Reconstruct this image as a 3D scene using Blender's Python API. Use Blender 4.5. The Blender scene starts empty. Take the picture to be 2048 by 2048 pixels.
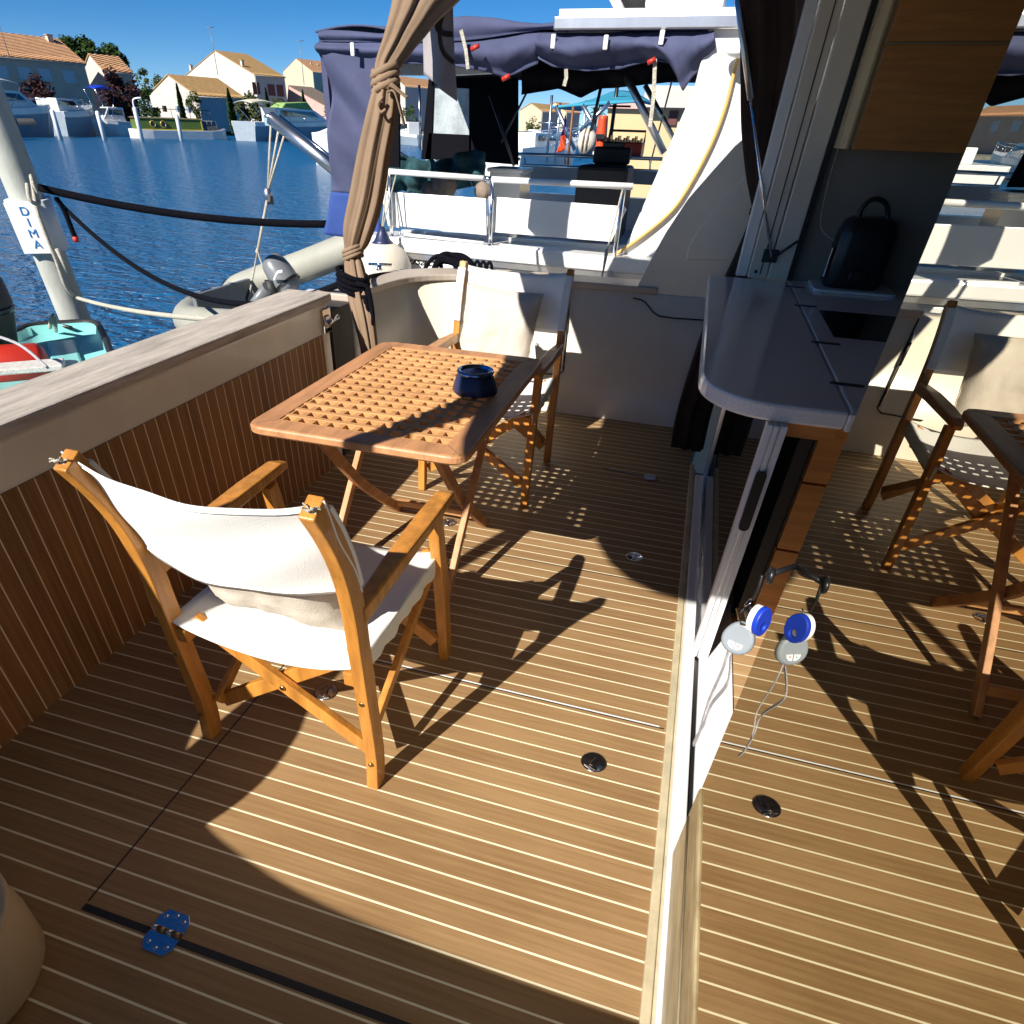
import bpy, bmesh, math, random
from mathutils import Vector, Matrix, noise
random.seed(7)
R = math.radians
scene = bpy.context.scene
col = scene.collection
# ---------------------------------------------------------------- camera
CAMP = Vector((-0.2196, -0.9037, 1.4524))
CR = Vector((0.9536181, 0.29990416, 0.02588468))
CD = Vector((0.20668048, -0.5898136, -0.78064274))
CF = Vector((-0.21885087, 0.74978491, -0.62444126))
FPX, PCX, PCY = 1246.23, 942.8, 1256.0
cam = bpy.data.cameras.new('camera')
camo = bpy.data.objects.new('camera', cam)
col.objects.link(camo)
m = Matrix.Identity(4)
for i in range(3):
    m[i][0] = CR[i]; m[i][1] = -CD[i]; m[i][2] = -CF[i]; m[i][3] = CAMP[i]
camo.matrix_world = m
cam.sensor_width = 36
cam.lens = FPX / 2048 * 36
cam.shift_x = (1024 - PCX) / 2048
cam.shift_y = (PCY - 1024) / 2048
cam.clip_start = 0.02
cam.clip_end = 3000
scene.camera = camo
# ---------------------------------------------------------------- sky and sun
SUN = Vector((-0.52, -1.30, 1.0)).normalized()
elev = math.asin(SUN.z)
w = bpy.data.worlds.new('World'); scene.world = w; w.use_nodes = True
nt = w.node_tree; bg = nt.nodes['Background']
sky = nt.nodes.new('ShaderNodeTexSky'); sky.sky_type = 'NISHITA'; sky.sun_disc = False
sky.sun_elevation = elev; sky.sun_rotation = math.atan2(SUN.x, SUN.y)
sky.air_density = 0.8; sky.dust_density = 0.0; sky.ozone_density = 3.0; sky.altitude = 4000
hs = nt.nodes.new('ShaderNodeHueSaturation'); hs.inputs['Saturation'].default_value = 1.34; hs.inputs['Value'].default_value = 1.25
nt.links.new(sky.outputs[0], hs.inputs['Color']); nt.links.new(hs.outputs[0], bg.inputs[0]); bg.inputs[1].default_value = 0.05
sl = bpy.data.lights.new('sun', 'SUN'); sl.energy = 5.0; sl.angle = R(0.5); sl.color = (1.0, 0.94, 0.85)
so = bpy.data.objects.new('sun', sl); col.objects.link(so)
so.rotation_euler = (-SUN).to_track_quat('-Z', 'Y').to_euler(); so.location = (0, 0, 50)
scene.view_settings.view_transform = 'Standard'; scene.view_settings.look = 'None'
scene.view_settings.exposure = 0.75; scene.view_settings.gamma = 1
scene.render.engine = 'CYCLES'
# ---------------------------------------------------------------- helpers
def ray(u, v):
    return CR * ((u - PCX) / FPX) + CD * ((v - PCY) / FPX) + CF
def PX(u, v, ax, val):
    d = ray(u, v); t = (val - CAMP[ax]) / d[ax]; return CAMP + d * t
def along(P, D, u=None, v=None):
    q = P - CAMP; D = Vector(D)
    q0, q1, q2 = q.dot(CR), q.dot(CD), q.dot(CF); d0, d1, d2 = D.dot(CR), D.dot(CD), D.dot(CF)
    if u is not None:
        a = (u - PCX) / FPX; return (a * q2 - q0) / (d0 - a * d2)
    a = (v - PCY) / FPX; return (a * q2 - q1) / (d1 - a * d2)
def depth(P): return (P - CAMP).dot(CF)
V = Vector
def tag(o, label=None, cat=None, group=None, kind=None):
    if label: o['label'] = label
    if cat: o['category'] = cat
    if group: o['group'] = group
    if kind: o['kind'] = kind
    return o
def empty(name, loc, label, cat, rz=0, group=None):
    o = bpy.data.objects.new(name, None); col.objects.link(o); o.location = loc; o.rotation_euler = (0, 0, rz)
    o.empty_display_size = 0.1
    return tag(o, label, cat, group)
class MB:
    def __init__(s): s.bm = bmesh.new()
    def face(s, pts, smooth=False):
        f = s.bm.faces.new([s.bm.verts.new(V(p)) for p in pts]); f.smooth = smooth; return s
    def hexa(s, c):
        v = [s.bm.verts.new(V(p)) for p in c]
        for i in ((0, 3, 2, 1), (4, 5, 6, 7), (0, 1, 5, 4), (1, 2, 6, 5), (2, 3, 7, 6), (3, 0, 4, 7)): s.bm.faces.new([v[k] for k in i])
        return s
    def box(s, x0, x1, y0, y1, z0, z1):
        return s.hexa([(x0, y0, z0), (x1, y0, z0), (x1, y1, z0), (x0, y1, z0), (x0, y0, z1), (x1, y0, z1), (x1, y1, z1), (x0, y1, z1)])
    def loft(s, rings, cap=True, closed=True, smooth=True):
        vr = [[s.bm.verts.new(V(p)) for p in r] for r in rings]; n = len(vr[0])
        for a, b in zip(vr, vr[1:]):
            for i in range(n if closed else n - 1):
                j = (i + 1) % n; f = s.bm.faces.new((a[i], a[j], b[j], b[i])); f.smooth = smooth
        if cap and closed:
            s.bm.faces.new(vr[0][::-1]); s.bm.faces.new(vr[-1])
        return s
    def sweep(s, pts, side, w, t):
        pts = [V(p) for p in pts]; side = V(side).normalized(); rings = []
        ws = w if isinstance(w, (list, tuple)) else [w] * len(pts); ts = t if isinstance(t, (list, tuple)) else [t] * len(pts)
        for i, p in enumerate(pts):
            tn = (pts[min(i + 1, len(pts) - 1)] - pts[max(i - 1, 0)]).normalized()
            n = side.cross(tn).normalized(); sd = tn.cross(n).normalized()
            a, b = sd * ws[i] / 2, n * ts[i] / 2
            rings.append([p - a - b, p + a - b, p + a + b, p - a + b])
        return s.loft(rings, smooth=False)
    def tube(s, pts, r, n=10):
        pts = [V(p) for p in pts]; rs = r if isinstance(r, (list, tuple)) else [r] * len(pts); rings = []
        up = V((0, 0, 1)); t0 = (pts[1] - pts[0]).normalized()
        if abs(t0.z) > 0.9: up = V((1, 0, 0))
        a = t0.cross(up).normalized()
        for i, p in enumerate(pts):
            tn = (pts[min(i + 1, len(pts) - 1)] - pts[max(i - 1, 0)]).normalized()
            a = (a - tn * a.dot(tn)).normalized(); b = tn.cross(a)
            rings.append([p + (a * math.cos(k * 2 * math.pi / n) + b * math.sin(k * 2 * math.pi / n)) * rs[i] for k in range(n)])
        return s.loft(rings)
    def lathe(s, prof, c, n=28, axis='z'):
        rings = []
        for r, z in prof:
            ring = []
            for k in range(n):
                a = 2 * math.pi * k / n
                q = V((r * math.cos(a), r * math.sin(a), z))
                if axis == 'x': q = V((z, q.x, q.y))
                if axis == 'y': q = V((q.x, z, q.y))
                ring.append(V(c) + q)
            rings.append(ring)
        return s.loft(rings)
    def prism(s, poly, ax, a0, a1):
        def mk(p, q):
            if ax == 2: return V((p[0], p[1], q))
            if ax == 1: return V((p[0], q, p[1]))
            return V((q, p[0], p[1]))
        return s.loft([[mk(p, a0) for p in poly], [mk(p, a1) for p in poly]], smooth=False)
    def grid(s, f, nu, nv, smooth=True):
        vs = [[s.bm.verts.new(V(f(i / nu, j / nv))) for j in range(nv + 1)] for i in range(nu + 1)]
        for i in range(nu):
            for j in range(nv):
                fc = s.bm.faces.new((vs[i][j], vs[i + 1][j], vs[i + 1][j + 1], vs[i][j + 1])); fc.smooth = smooth
        return s
    def build(s, name, mat, parent=None, bevel=0, solid=0, sub=0, wm=False):
        bmesh.ops.recalc_face_normals(s.bm, faces=s.bm.faces[:])
        me = bpy.data.meshes.new(name); s.bm.to_mesh(me); s.bm.free()
        me.materials.append(mat); o = bpy.data.objects.new(name, me); col.objects.link(o)
        if parent is not None: o.parent = parent
        if solid:
            q = o.modifiers.new('solid', 'SOLIDIFY'); q.thickness = solid; q.offset = 0
        if bevel:
            q = o.modifiers.new('bevel', 'BEVEL'); q.width = bevel; q.segments = 2; q.limit_method = 'ANGLE'; q.angle_limit = R(35)
        if sub:
            q = o.modifiers.new('sub', 'SUBSURF'); q.levels = sub; q.render_levels = sub
        return o
def one(mb, name, mat, label, cat, group=None, kind=None, **k):
    return tag(mb.build(name, mat, **k), label, cat, group, kind)
# ---------------------------------------------------------------- materials
def mat(name, c, rough=0.5, metal=0.0, var=0.12, vs=6.0, bump=0.0, bs=60.0, stretch=(1, 1, 1), spec=0.5, c2=None, coat=0, trans=0, alpha=1, sheen=0):
    M = bpy.data.materials.new(name); M.use_nodes = True; n = M.node_tree; b = n.nodes['Principled BSDF']
    b.inputs['Roughness'].default_value = rough; b.inputs['Metallic'].default_value = metal
    b.inputs['Specular IOR Level'].default_value = spec; b.inputs['Coat Weight'].default_value = coat
    b.inputs['Transmission Weight'].default_value = trans; b.inputs['Alpha'].default_value = alpha
    tc = n.nodes.new('ShaderNodeTexCoord'); mp = n.nodes.new('ShaderNodeMapping'); mp.inputs['Scale'].default_value = stretch
    n.links.new(tc.outputs['Object'], mp.inputs[0])
    nz = n.nodes.new('ShaderNodeTexNoise'); nz.inputs['Scale'].default_value = vs; nz.inputs['Detail'].default_value = 6; nz.inputs['Roughness'].default_value = .65
    n.links.new(mp.outputs[0], nz.inputs['Vector'])
    rp = n.nodes.new('ShaderNodeValToRGB'); n.links.new(nz.outputs['Fac'], rp.inputs[0])
    d = c2 if c2 else tuple(max(0, x * (1 - 2 * var)) for x in c)
    rp.color_ramp.elements[0].position = .3; rp.color_ramp.elements[1].position = .7
    rp.color_ramp.elements[0].color = (*d, 1); rp.color_ramp.elements[1].color = (*[min(1, x * (1 + var * .6)) for x in c], 1)
    n.links.new(rp.outputs[0], b.inputs['Base Color'])
    if bump:
        z2 = n.nodes.new('ShaderNodeTexNoise'); z2.inputs['Scale'].default_value = bs; z2.inputs['Detail'].default_value = 4
        n.links.new(mp.outputs[0], z2.inputs['Vector'])
        bp = n.nodes.new('ShaderNodeBump'); bp.inputs['Strength'].default_value = min(1, bump); bp.inputs['Distance'].default_value = .01 * max(1, bump)
        n.links.new(z2.outputs['Fac'], bp.inputs['Height']); n.links.new(bp.outputs[0], b.inputs['Normal'])
    return M
def teak_stripes(name, axis, pitch, off, width, wood, wood2, line, gaxis, rough=.55, gs=(3, 90)):
    M = bpy.data.materials.new(name); M.use_nodes = True; n = M.node_tree; L = n.links; b = n.nodes['Principled BSDF']
    tc = n.nodes.new('ShaderNodeTexCoord'); sp = n.nodes.new('ShaderNodeSeparateXYZ'); L.new(tc.outputs['Object'], sp.inputs[0])
    def ma(op, a, bb=None, c=None):
        q = n.nodes.new('ShaderNodeMath'); q.operation = op
        for i, x in enumerate((a, bb, c)):
            if x is None: continue
            if isinstance(x, (int, float)): q.inputs[i].default_value = x
            else: L.new(x, q.inputs[i])
        return q.outputs[0]
    s = ma('DIVIDE', ma('ADD', sp.outputs[axis], off), pitch)
    fr = ma('FRACT', ma('ADD', s, .5)); ds = ma('ABSOLUTE', ma('SUBTRACT', fr, .5))
    msk = ma('LESS_THAN', ds, width / pitch / 2)
    pl = ma('FLOOR', s)
    wn = n.nodes.new('ShaderNodeTexWhiteNoise'); wn.noise_dimensions = '1D'; L.new(pl, wn.inputs['W'])
    mp = n.nodes.new('ShaderNodeMapping'); sc = [gs[1]] * 3; sc[gaxis] = gs[0]; mp.inputs['Scale'].default_value = sc
    L.new(tc.outputs['Object'], mp.inputs[0])
    cb = n.nodes.new('ShaderNodeCombineXYZ'); L.new(ma('MULTIPLY', wn.outputs[0], 30), cb.inputs[gaxis]); L.new(cb.outputs[0], mp.inputs['Location'])
    nz = n.nodes.new('ShaderNodeTexNoise'); nz.inputs['Scale'].default_value = 1; nz.inputs['Detail'].default_value = 7; nz.inputs['Roughness'].default_value = .7; L.new(mp.outputs[0], nz.inputs['Vector'])
    nb = n.nodes.new('ShaderNodeTexNoise'); nb.inputs['Scale'].default_value = 2.2; nb.inputs['Detail'].default_value = 5; L.new(tc.outputs['Object'], nb.inputs['Vector'])
    rp = n.nodes.new('ShaderNodeValToRGB'); rp.color_ramp.elements[0].position = .38; rp.color_ramp.elements[1].position = .62
    rp.color_ramp.elements[0].color = (*wood2, 1); rp.color_ramp.elements[1].color = (*wood, 1)
    L.new(ma('ADD', ma('MULTIPLY', nz.outputs['Fac'], .62), ma('ADD', ma('MULTIPLY', wn.outputs[0], .11), ma('MULTIPLY', nb.outputs['Fac'], .30))), rp.inputs[0])
    mx = n.nodes.new('ShaderNodeMixRGB'); L.new(msk, mx.inputs[0]); L.new(rp.outputs[0], mx.inputs[1]); mx.inputs[2].default_value = (*line, 1)
    L.new(mx.outputs[0], b.inputs['Base Color'])
    rr = n.nodes.new('ShaderNodeMapRange'); rr.inputs['To Min'].default_value = rough - .12; rr.inputs['To Max'].default_value = rough + .12; L.new(nb.outputs['Fac'], rr.inputs[0]); L.new(rr.outputs[0], b.inputs['Roughness'])
    b.inputs['Specular IOR Level'].default_value = .35
    bp = n.nodes.new('ShaderNodeBump'); bp.inputs['Strength'].default_value = .35; bp.inputs['Distance'].default_value = .0015
    L.new(ma('SUBTRACT', nz.outputs['Fac'], ma('MULTIPLY', msk, .8)), bp.inputs['Height']); L.new(bp.outputs[0], b.inputs['Normal'])
    return M
WOOD = (.345, .215, .10); WOOD2 = (.235, .135, .058)
M_deck = teak_stripes('deck_teak', 1, .06, 0, .0052, WOOD, WOOD2, (.80, .72, .50), 0)
M_saloon = teak_stripes('saloon_teak', 1, .06, 0, .0045, (.52, .34, .17), (.36, .20, .09), (.80, .72, .50), 0)
M_wallteak = teak_stripes('wall_teak', 1, .0555, .01, .0042, (.32, .15, .05), (.17, .075, .024), (.78, .62, .40), 2, gs=(3, 90))
M_chairw = mat('oiled_hardwood', (.58, .245, .045), .38, vs=3, var=.22, stretch=(9, 9, 1.2), bump=.12, bs=22, coat=.15)
M_tablew = mat('table_teak', (.56, .27, .12), .5, vs=3, var=.2, stretch=(8, 1.2, 8), bump=.15, bs=30)
M_tablex = mat('table_teak_cross', (.57, .29, .125), .5, vs=3, var=.2, stretch=(1.2, 8, 8), bump=.15, bs=30)
M_slat = mat('grating_teak', (.62, .31, .12), .55, vs=3, var=.18, stretch=(1.5, 8, 8), bump=.1, bs=30)
M_canvas = mat('white_canvas', (.83, .82, .78), .9, vs=4, var=.03, bump=.25, bs=500, spec=.15)
M_pillow = mat('beige_pillow_cloth', (.62, .555, .47), .9, vs=7, var=.06, bump=.35, bs=350, spec=.1)
M_gel = mat('cream_gelcoat', (.76, .70, .58), .28, vs=3.5, var=.05, bump=.03, bs=6, coat=.2)
M_gelw = mat('white_gelcoat', (.80, .80, .78), .25, vs=1.2, var=.03, coat=.2)
M_nwhite = mat('chalky_white_hull', (.78, .78, .76), .35, vs=2.0, var=.05)
M_cap = mat('weathered_teak_cap', (.52, .46, .40), .75, vs=3, var=.22, stretch=(10, 1.2, 10), bump=.3, bs=30)
M_capb = mat('taupe_cap', (.47, .40, .33), .5, vs=3, var=.08)
M_steel = mat('polished_steel', (.72, .74, .78), .16, 1.0, vs=8, var=.05)
M_chrome = mat('chrome', (.85, .86, .88), .06, 1.0, vs=8, var=.03)
M_brass = mat('old_brass', (.42, .30, .14), .35, 1.0, vs=30, var=.2)
M_alu = mat('brushed_aluminium', (.70, .70, .72), .32, 1.0, vs=8, var=.08, stretch=(1, 1, .2))
M_wpaint = mat('white_door_paint', (.80, .80, .80), .3, vs=2, var=.03)
M_cream = mat('cream_moulding', (.58, .50, .33), .4, vs=9, var=.16)
M_creamd = mat('soiled_cream_panel', (.42, .34, .20), .35, vs=14, var=.3, stretch=(1, .5, 3), c2=(.20, .14, .06))
M_black = mat('black_plastic', (.012, .012, .014), .35, vs=8, var=.1)
M_rub = mat('black_rubber', (.015, .015, .017), .6, vs=8, var=.1, bump=.2)
M_rope = mat('black_rope', (.007, .007, .012), .9, vs=60, var=.3, bump=1.0, bs=220, spec=.08)
M_ropew = mat('white_rope', (.62, .58, .48), .85, vs=60, var=.2, bump=1.0, bs=220)
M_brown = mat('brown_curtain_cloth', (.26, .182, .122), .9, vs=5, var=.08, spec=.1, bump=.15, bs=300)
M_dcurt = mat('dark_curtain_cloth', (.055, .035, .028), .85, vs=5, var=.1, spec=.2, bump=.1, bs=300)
M_blue = mat('navy_canvas', (.075, .085, .160), .85, vs=3, var=.12, bump=.3, bs=9, spec=.2)
M_blued = mat('blue_canvas_skirt', (.035, .075, .27), .8, vs=3, var=.12, bump=.3, bs=8, spec=.2)
M_count = mat('stone_counter', (.84, .79, .76), .14, vs=160, var=.08)
M_cab = mat('cabinet_oak', (.60, .25, .06), .45, vs=3, var=.16, stretch=(1.2, 1.2, 14), bump=.05)
M_cabs = mat('cream_cabinet_edge', (.55, .42, .22), .5, vs=4, var=.05)
M_int = mat('dark_interior_gap_shade', (.045, .04, .036), .7, vs=4, var=.1)  # near-black for saloon and cabinet interior, also paints shaded gaps
M_head = mat('grey_headliner', (.17, .155, .135), .7, vs=4, var=.06)
M_bcan = mat('black_canvas', (.006, .006, .009), .9, vs=5, var=.1, spec=.08)
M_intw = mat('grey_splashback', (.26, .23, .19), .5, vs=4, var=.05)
M_turq = mat('turquoise_gelcoat', (.22, .60, .58), .35, vs=3, var=.06)
M_red = mat('red_paint', (.55, .03, .015), .45, vs=4, var=.12)
M_peel = mat('peeling_white_paint', (.74, .73, .70), .7, vs=30, var=.1, stretch=(4, .7, 4), c2=(.42, .38, .33), bump=.4)
M_tube = mat('grey_hypalon', (.33, .33, .285), .55, vs=5, var=.06, bump=.1, bs=15)
M_eng = mat('outboard_grey', (.17, .185, .20), .35, vs=5, var=.08)
M_pile = mat('pale_concrete_pile', (.46, .47, .42), .8, vs=5, var=.15, bump=.2, bs=40, stretch=(1, 1, .4))
M_sleeve = mat('white_plastic_sleeve', (.74, .76, .77), .4, vs=3, var=.04)
M_letter = mat('blue_lettering', (.02, .16, .45), .5, vs=9, var=.05)
M_fender = mat('weathered_fender', (.62, .59, .52), .55, vs=7, var=.1, c2=(.60, .52, .40), bump=.15)
M_navy = mat('navy_vinyl', (.018, .028, .085), .4, vs=6, var=.1)
M_smoke = mat('smoked_acrylic', (.10, .11, .12), .05, vs=2, var=.05, spec=.9)
M_float = mat('blue_foam', (.005, .035, .42), .5, vs=9, var=.05)
M_remote = mat('grey_remote_plastic', (.24, .27, .30), .45, vs=9, var=.04)
M_lan = mat('grey_lanyard', (.45, .44, .47), .8, vs=60, var=.2, bump=.6, bs=300)
M_hinge = mat('brushed_steel_plate', (.55, .60, .70), .22, 1.0, vs=6, var=.06, stretch=(1, 8, 1))
M_yel = mat('yellow_hose', (.62, .40, .13), .5, vs=9, var=.06)
M_glassd = mat('dark_window_glass', (.02, .025, .035), .05, vs=2, var=.1, spec=.9)
M_aqua = mat('turquoise_awning', (.03, .28, .42), .8, vs=3, var=.1)
M_orange = mat('orange_plastic', (.75, .08, .02), .45, vs=4, var=.08)
M_grey = mat('grey_flag_cloth', (.33, .31, .32), .9, vs=5, var=.05)
M_green = mat('narrowboat_green', (.10, .16, .03), .45, vs=4, var=.1)
M_yellow = mat('yellow_trim', (.65, .50, .04), .5, vs=4, var=.08)
M_beige = mat('beige_leatherette', (.42, .32, .21), .6, vs=5, var=.05, bump=.15, bs=140)
M_hullb = mat('blue_grey_paint_hull_shade', (.30, .36, .42), .35, vs=2, var=.08)  # blue-grey paint; on the white cruisers it paints the shaded hull sides
M_clear = mat('crumpled_clear_vinyl', (.45, .50, .52), .12, vs=6, var=.2, bump=1.5, bs=9, spec=.8)
M_towel = mat('teal_towels', (.02, .09, .11), .95, vs=9, var=.4, bump=.5, bs=60)
M_taupe = mat('taupe_cushion', (.24, .19, .15), .9, vs=9, var=.3, bump=.4, bs=30)
def glass_mirror():
    M = bpy.data.materials.new('mirrored_glass'); M.use_nodes = True; n = M.node_tree; L = n.links; b = n.nodes['Principled BSDF']
    b.inputs['Metallic'].default_value = 1; b.inputs['Roughness'].default_value = .0
    tc = n.nodes.new('ShaderNodeTexCoord'); mp = n.nodes.new('ShaderNodeMapping'); mp.inputs['Scale'].default_value = (1, 6, 1.2); L.new(tc.outputs['Object'], mp.inputs[0])
    nz = n.nodes.new('ShaderNodeTexNoise'); nz.inputs['Scale'].default_value = 2; nz.inputs['Detail'].default_value = 5; L.new(mp.outputs[0], nz.inputs['Vector'])
    rp = n.nodes.new('ShaderNodeValToRGB'); rp.color_ramp.elements[0].color = (.50, .475, .39, 1); rp.color_ramp.elements[1].color = (.60, .575, .48, 1)
    L.new(nz.outputs['Fac'], rp.inputs[0]); L.new(rp.outputs[0], b.inputs['Base Color'])
    return M
M_mirror = glass_mirror()
M_gpan = mat('tinted_door_glass', (.008, .007, .007), .02, vs=2, var=.1, spec=.75)
def tile_mat(name, c, c2):
    M = mat(name, c, .85, vs=1.5, var=.1, c2=c2); n = M.node_tree; b = n.nodes['Principled BSDF']
    tc = n.nodes.new('ShaderNodeTexCoord'); wv = n.nodes.new('ShaderNodeTexWave'); wv.inputs['Scale'].default_value = 1.1; wv.inputs['Distortion'].default_value = .6
    wv.bands_direction = 'X'; n.links.new(tc.outputs['Object'], wv.inputs[0])
    bp = n.nodes.new('ShaderNodeBump'); bp.inputs['Strength'].default_value = 1; bp.inputs['Distance'].default_value = .12
    n.links.new(wv.outputs['Fac'], bp.inputs['Height']); n.links.new(bp.outputs[0], b.inputs['Normal'])
    return M
M_tile = tile_mat('clay_roof_tiles', (.58, .32, .16), (.42, .22, .11))
M_tile2 = tile_mat('tan_roof_tiles', (.50, .31, .12), (.38, .23, .09))
M_tile3 = tile_mat('grey_brown_roof_tiles', (.26, .20, .15), (.18, .14, .11))
M_ren_w = mat('white_render', (.55, .52, .47), .9, vs=.5, var=.07)
M_ren_g = mat('taupe_shaded_render', (.58, .45, .35), .9, vs=.5, var=.07)  # taupe with the shade of the facades mixed into the colour
M_ren_b = mat('grey_shaded_render', (.40, .42, .46), .9, vs=.5, var=.06)  # shade tone for the facades of white and yellow houses
M_ren_c = mat('cream_render', (.52, .46, .33), .9, vs=.5, var=.06)
M_ren_p = mat('pink_render', (.60, .36, .32), .9, vs=.5, var=.06)
M_ren_y = mat('ochre_render', (.62, .45, .24), .9, vs=.5, var=.06)
M_shut_w = mat('pale_shutters', (.50, .56, .60), .6, vs=.5, var=.04)
M_shut_r = mat('maroon_shutters', (.12, .03, .03), .6, vs=.5, var=.1)
M_bark = mat('bark', (.10, .07, .045), .9, vs=4, var=.2)
def leaf(name, c):
    M = mat(name, c, .75, vs=1.3, var=.35, spec=.2); return M
M_leafd = leaf('dark_green_leaves', (.045, .085, .018)); M_leafm = leaf('olive_leaves', (.085, .11, .035)); M_leafr = leaf('plum_leaves', (.05, .018, .02))
M_leafc = leaf('cypress_leaves', (.03, .07, .018)); M_leafp = leaf('palm_leaves', (.05, .12, .02))
def arc(c, r, a0, a1, n=6): return [(c[0] + r * math.cos(R(a0 + (a1 - a0) * i / n)), c[1] + r * math.sin(R(a0 + (a1 - a0) * i / n))) for i in range(n + 1)]
def rrect(x0, x1, y0, y1, r, n=6): return arc((x1 - r, y0 + r), r, -90, 0, n) + arc((x1 - r, y1 - r), r, 0, 90, n) + arc((x0 + r, y1 - r), r, 90, 180, n) + arc((x0 + r, y0 + r), r, 180, 270, n)
def sag(a, b, s, n=18):
    a, b = V(a), V(b); return [a.lerp(b, i / n) - V((0, 0, s * 4 * (i / n) * (1 - i / n))) for i in range(n + 1)]
def smooth_path(pts, n=6):
    P = [V(p) for p in pts]; out = []
    for i in range(len(P) - 1):
        p0, p1, p2, p3 = P[max(i - 1, 0)], P[i], P[i + 1], P[min(i + 2, len(P) - 1)]
        for k in range(n):
            t = k / n
            out.append(.5 * ((2 * p1) + (p2 - p0) * t + (2 * p0 - 5 * p1 + 4 * p2 - p3) * t * t + (3 * p1 - p0 - 3 * p2 + p3) * t ** 3))
    out.append(P[-1]); return out
# ================================================================ SETTING
# water
wm = bpy.data.materials.new('harbour_water'); wm.use_nodes = True; n = wm.node_tree; L = n.links; b = n.nodes['Principled BSDF']
b.inputs['Base Color'].default_value = (.005, .095, .24, 1); b.inputs['Roughness'].default_value = .2; b.inputs['IOR'].default_value = 1.33
tc = n.nodes.new('ShaderNodeTexCoord')
def wn(scale, st, det):
    mp = n.nodes.new('ShaderNodeMapping'); mp.inputs['Scale'].default_value = st; mp.inputs['Rotation'].default_value = (0, 0, R(28)); L.new(tc.outputs['Object'], mp.inputs[0])
    q = n.nodes.new('ShaderNodeTexNoise'); q.inputs['Scale'].default_value = scale; q.inputs['Detail'].default_value = det; q.inputs['Distortion'].default_value = .6; L.new(mp.outputs[0], q.inputs['Vector']); return q
q1, q2 = wn(1.1, (1, 2.2, 1), 3), wn(4.5, (1, 1.7, 1), 4)
ad = n.nodes.new('ShaderNodeMath'); ad.operation = 'MULTIPLY_ADD'; ad.inputs[1].default_value = .6; L.new(q2.outputs['Fac'], ad.inputs[0]); L.new(q1.outputs['Fac'], ad.inputs[2])
bp = n.nodes.new('ShaderNodeBump'); bp.inputs['Strength'].default_value = 1.0; bp.inputs['Distance'].default_value = .42; L.new(ad.outputs[0], bp.inputs['Height']); L.new(bp.outputs[0], b.inputs['Normal'])
tag(MB().box(-900, 900, -400, 1400, -.9, -.6).build('water', wm), kind='structure')
# quay / land on the far side
ql = [PX(u, v, 2, -.6) for u, v in ((-500, 250), (0, 262), (300, 268), (650, 273), (900, 279))]
qm = mat('quay_concrete', (.20, .19, .16), .9, vs=.6, var=.2)
Q = MB()
poly = [(p.x, p.y) for p in ql] + [(30, 130), (60, 400), (-600, 400), (-600, 60)]
Q.prism(poly, 2, -.85, -.02)
tag(Q.build('quay', qm), kind='structure')
# own boat floor
D = MB(); D.box(-1.9, .0, -1.45, 3.34, -.05, 0)
deck = tag(D.build('deck', M_deck), kind='structure')
F = MB(); F.box(.2, 4.0, -1.4, 3.2, -.05, .0)
tag(F.build('saloon_floor', M_saloon), kind='structure')
SEAMS = [((-1.276, .012, .556), 'x'), ((-1.276, .012, 1.372), 'x'), ((-1.276, .0, -.462), 'x')]
# ---- hatches outlines (rubber gaps)
S = MB()
for (x0, x1, y), _ in SEAMS[:2]: S.box(x0, -.006, y - .002, y + .002, 0, .0012)
S.box(-1.278, -1.274, -.45, 1.372, 0, .001)
one(S, 'hatch_gasket', M_rub, 'thin dark gasket lines round the deck hatches in the sunlit teak', 'gasket')
S = MB(); S.box(-1.276, -.01, -.472, -.456, 0, .0015)
one(S, 'hatch_gap', M_rub, 'wide black gap crossed by the steel hinge at the front left of the deck', 'gap')
S = MB(); S.box(-1.19, -.02, .5590, .5628, 0, .002)
one(S, 'metal_edge_strip', M_wpaint, 'metal edge strip with its gleam painted white along the hatch seam beside the near chair', 'edge strip')  # white paint stands in for the shine of the metal
# ---- transom wall
t = empty('transom_wall', (-1.865, .3, 0), 'cream stern bulwark with striped teak panel and weathered grey wooden cap rail', 'bulwark')
def P(mb, name, m, par, **k):
    o = mb.build(name, m, par, **k); W_ = Matrix.Identity(4); q = par
    while q is not None: W_ = q.matrix_basis @ W_; q = q.parent
    o.data.transform(W_.inverted()); return o
P(MB().box(-2.02, -1.867, -1.45, 2.07, -.3, .785), 'wall_body', M_gel, t, bevel=.012)
P(MB().box(-1.867, -1.8625, -1.38, 1.985, .0, .655), 'teak_panel', M_wallteak, t)
P(MB().box(-2.085, -1.85, -1.45, 2.09, .785, .822), 'cap_rail', M_cap, t, bevel=.008)
lt = P(MB().box(-1.868, -1.856, 1.995, 2.075, .655, .765), 'gate_latch', M_chrome, t, bevel=.004)
o = P(MB().tube([(-1.845, 2.0, .70), (-1.845, 2.12, .712)], .012), 'bolt', M_chrome, t)
P(MB().box(-1.861, -1.848, 2.01, 2.05, .68, .735), 'latch_plate', M_steel, t, bevel=.003)
P(MB().box(-2.0, -1.868, 2.092, 2.318, .0, .74), 'gate_gap_shade', M_int, t)  # solid dark box added for the shade in the gap by the gate
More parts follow.
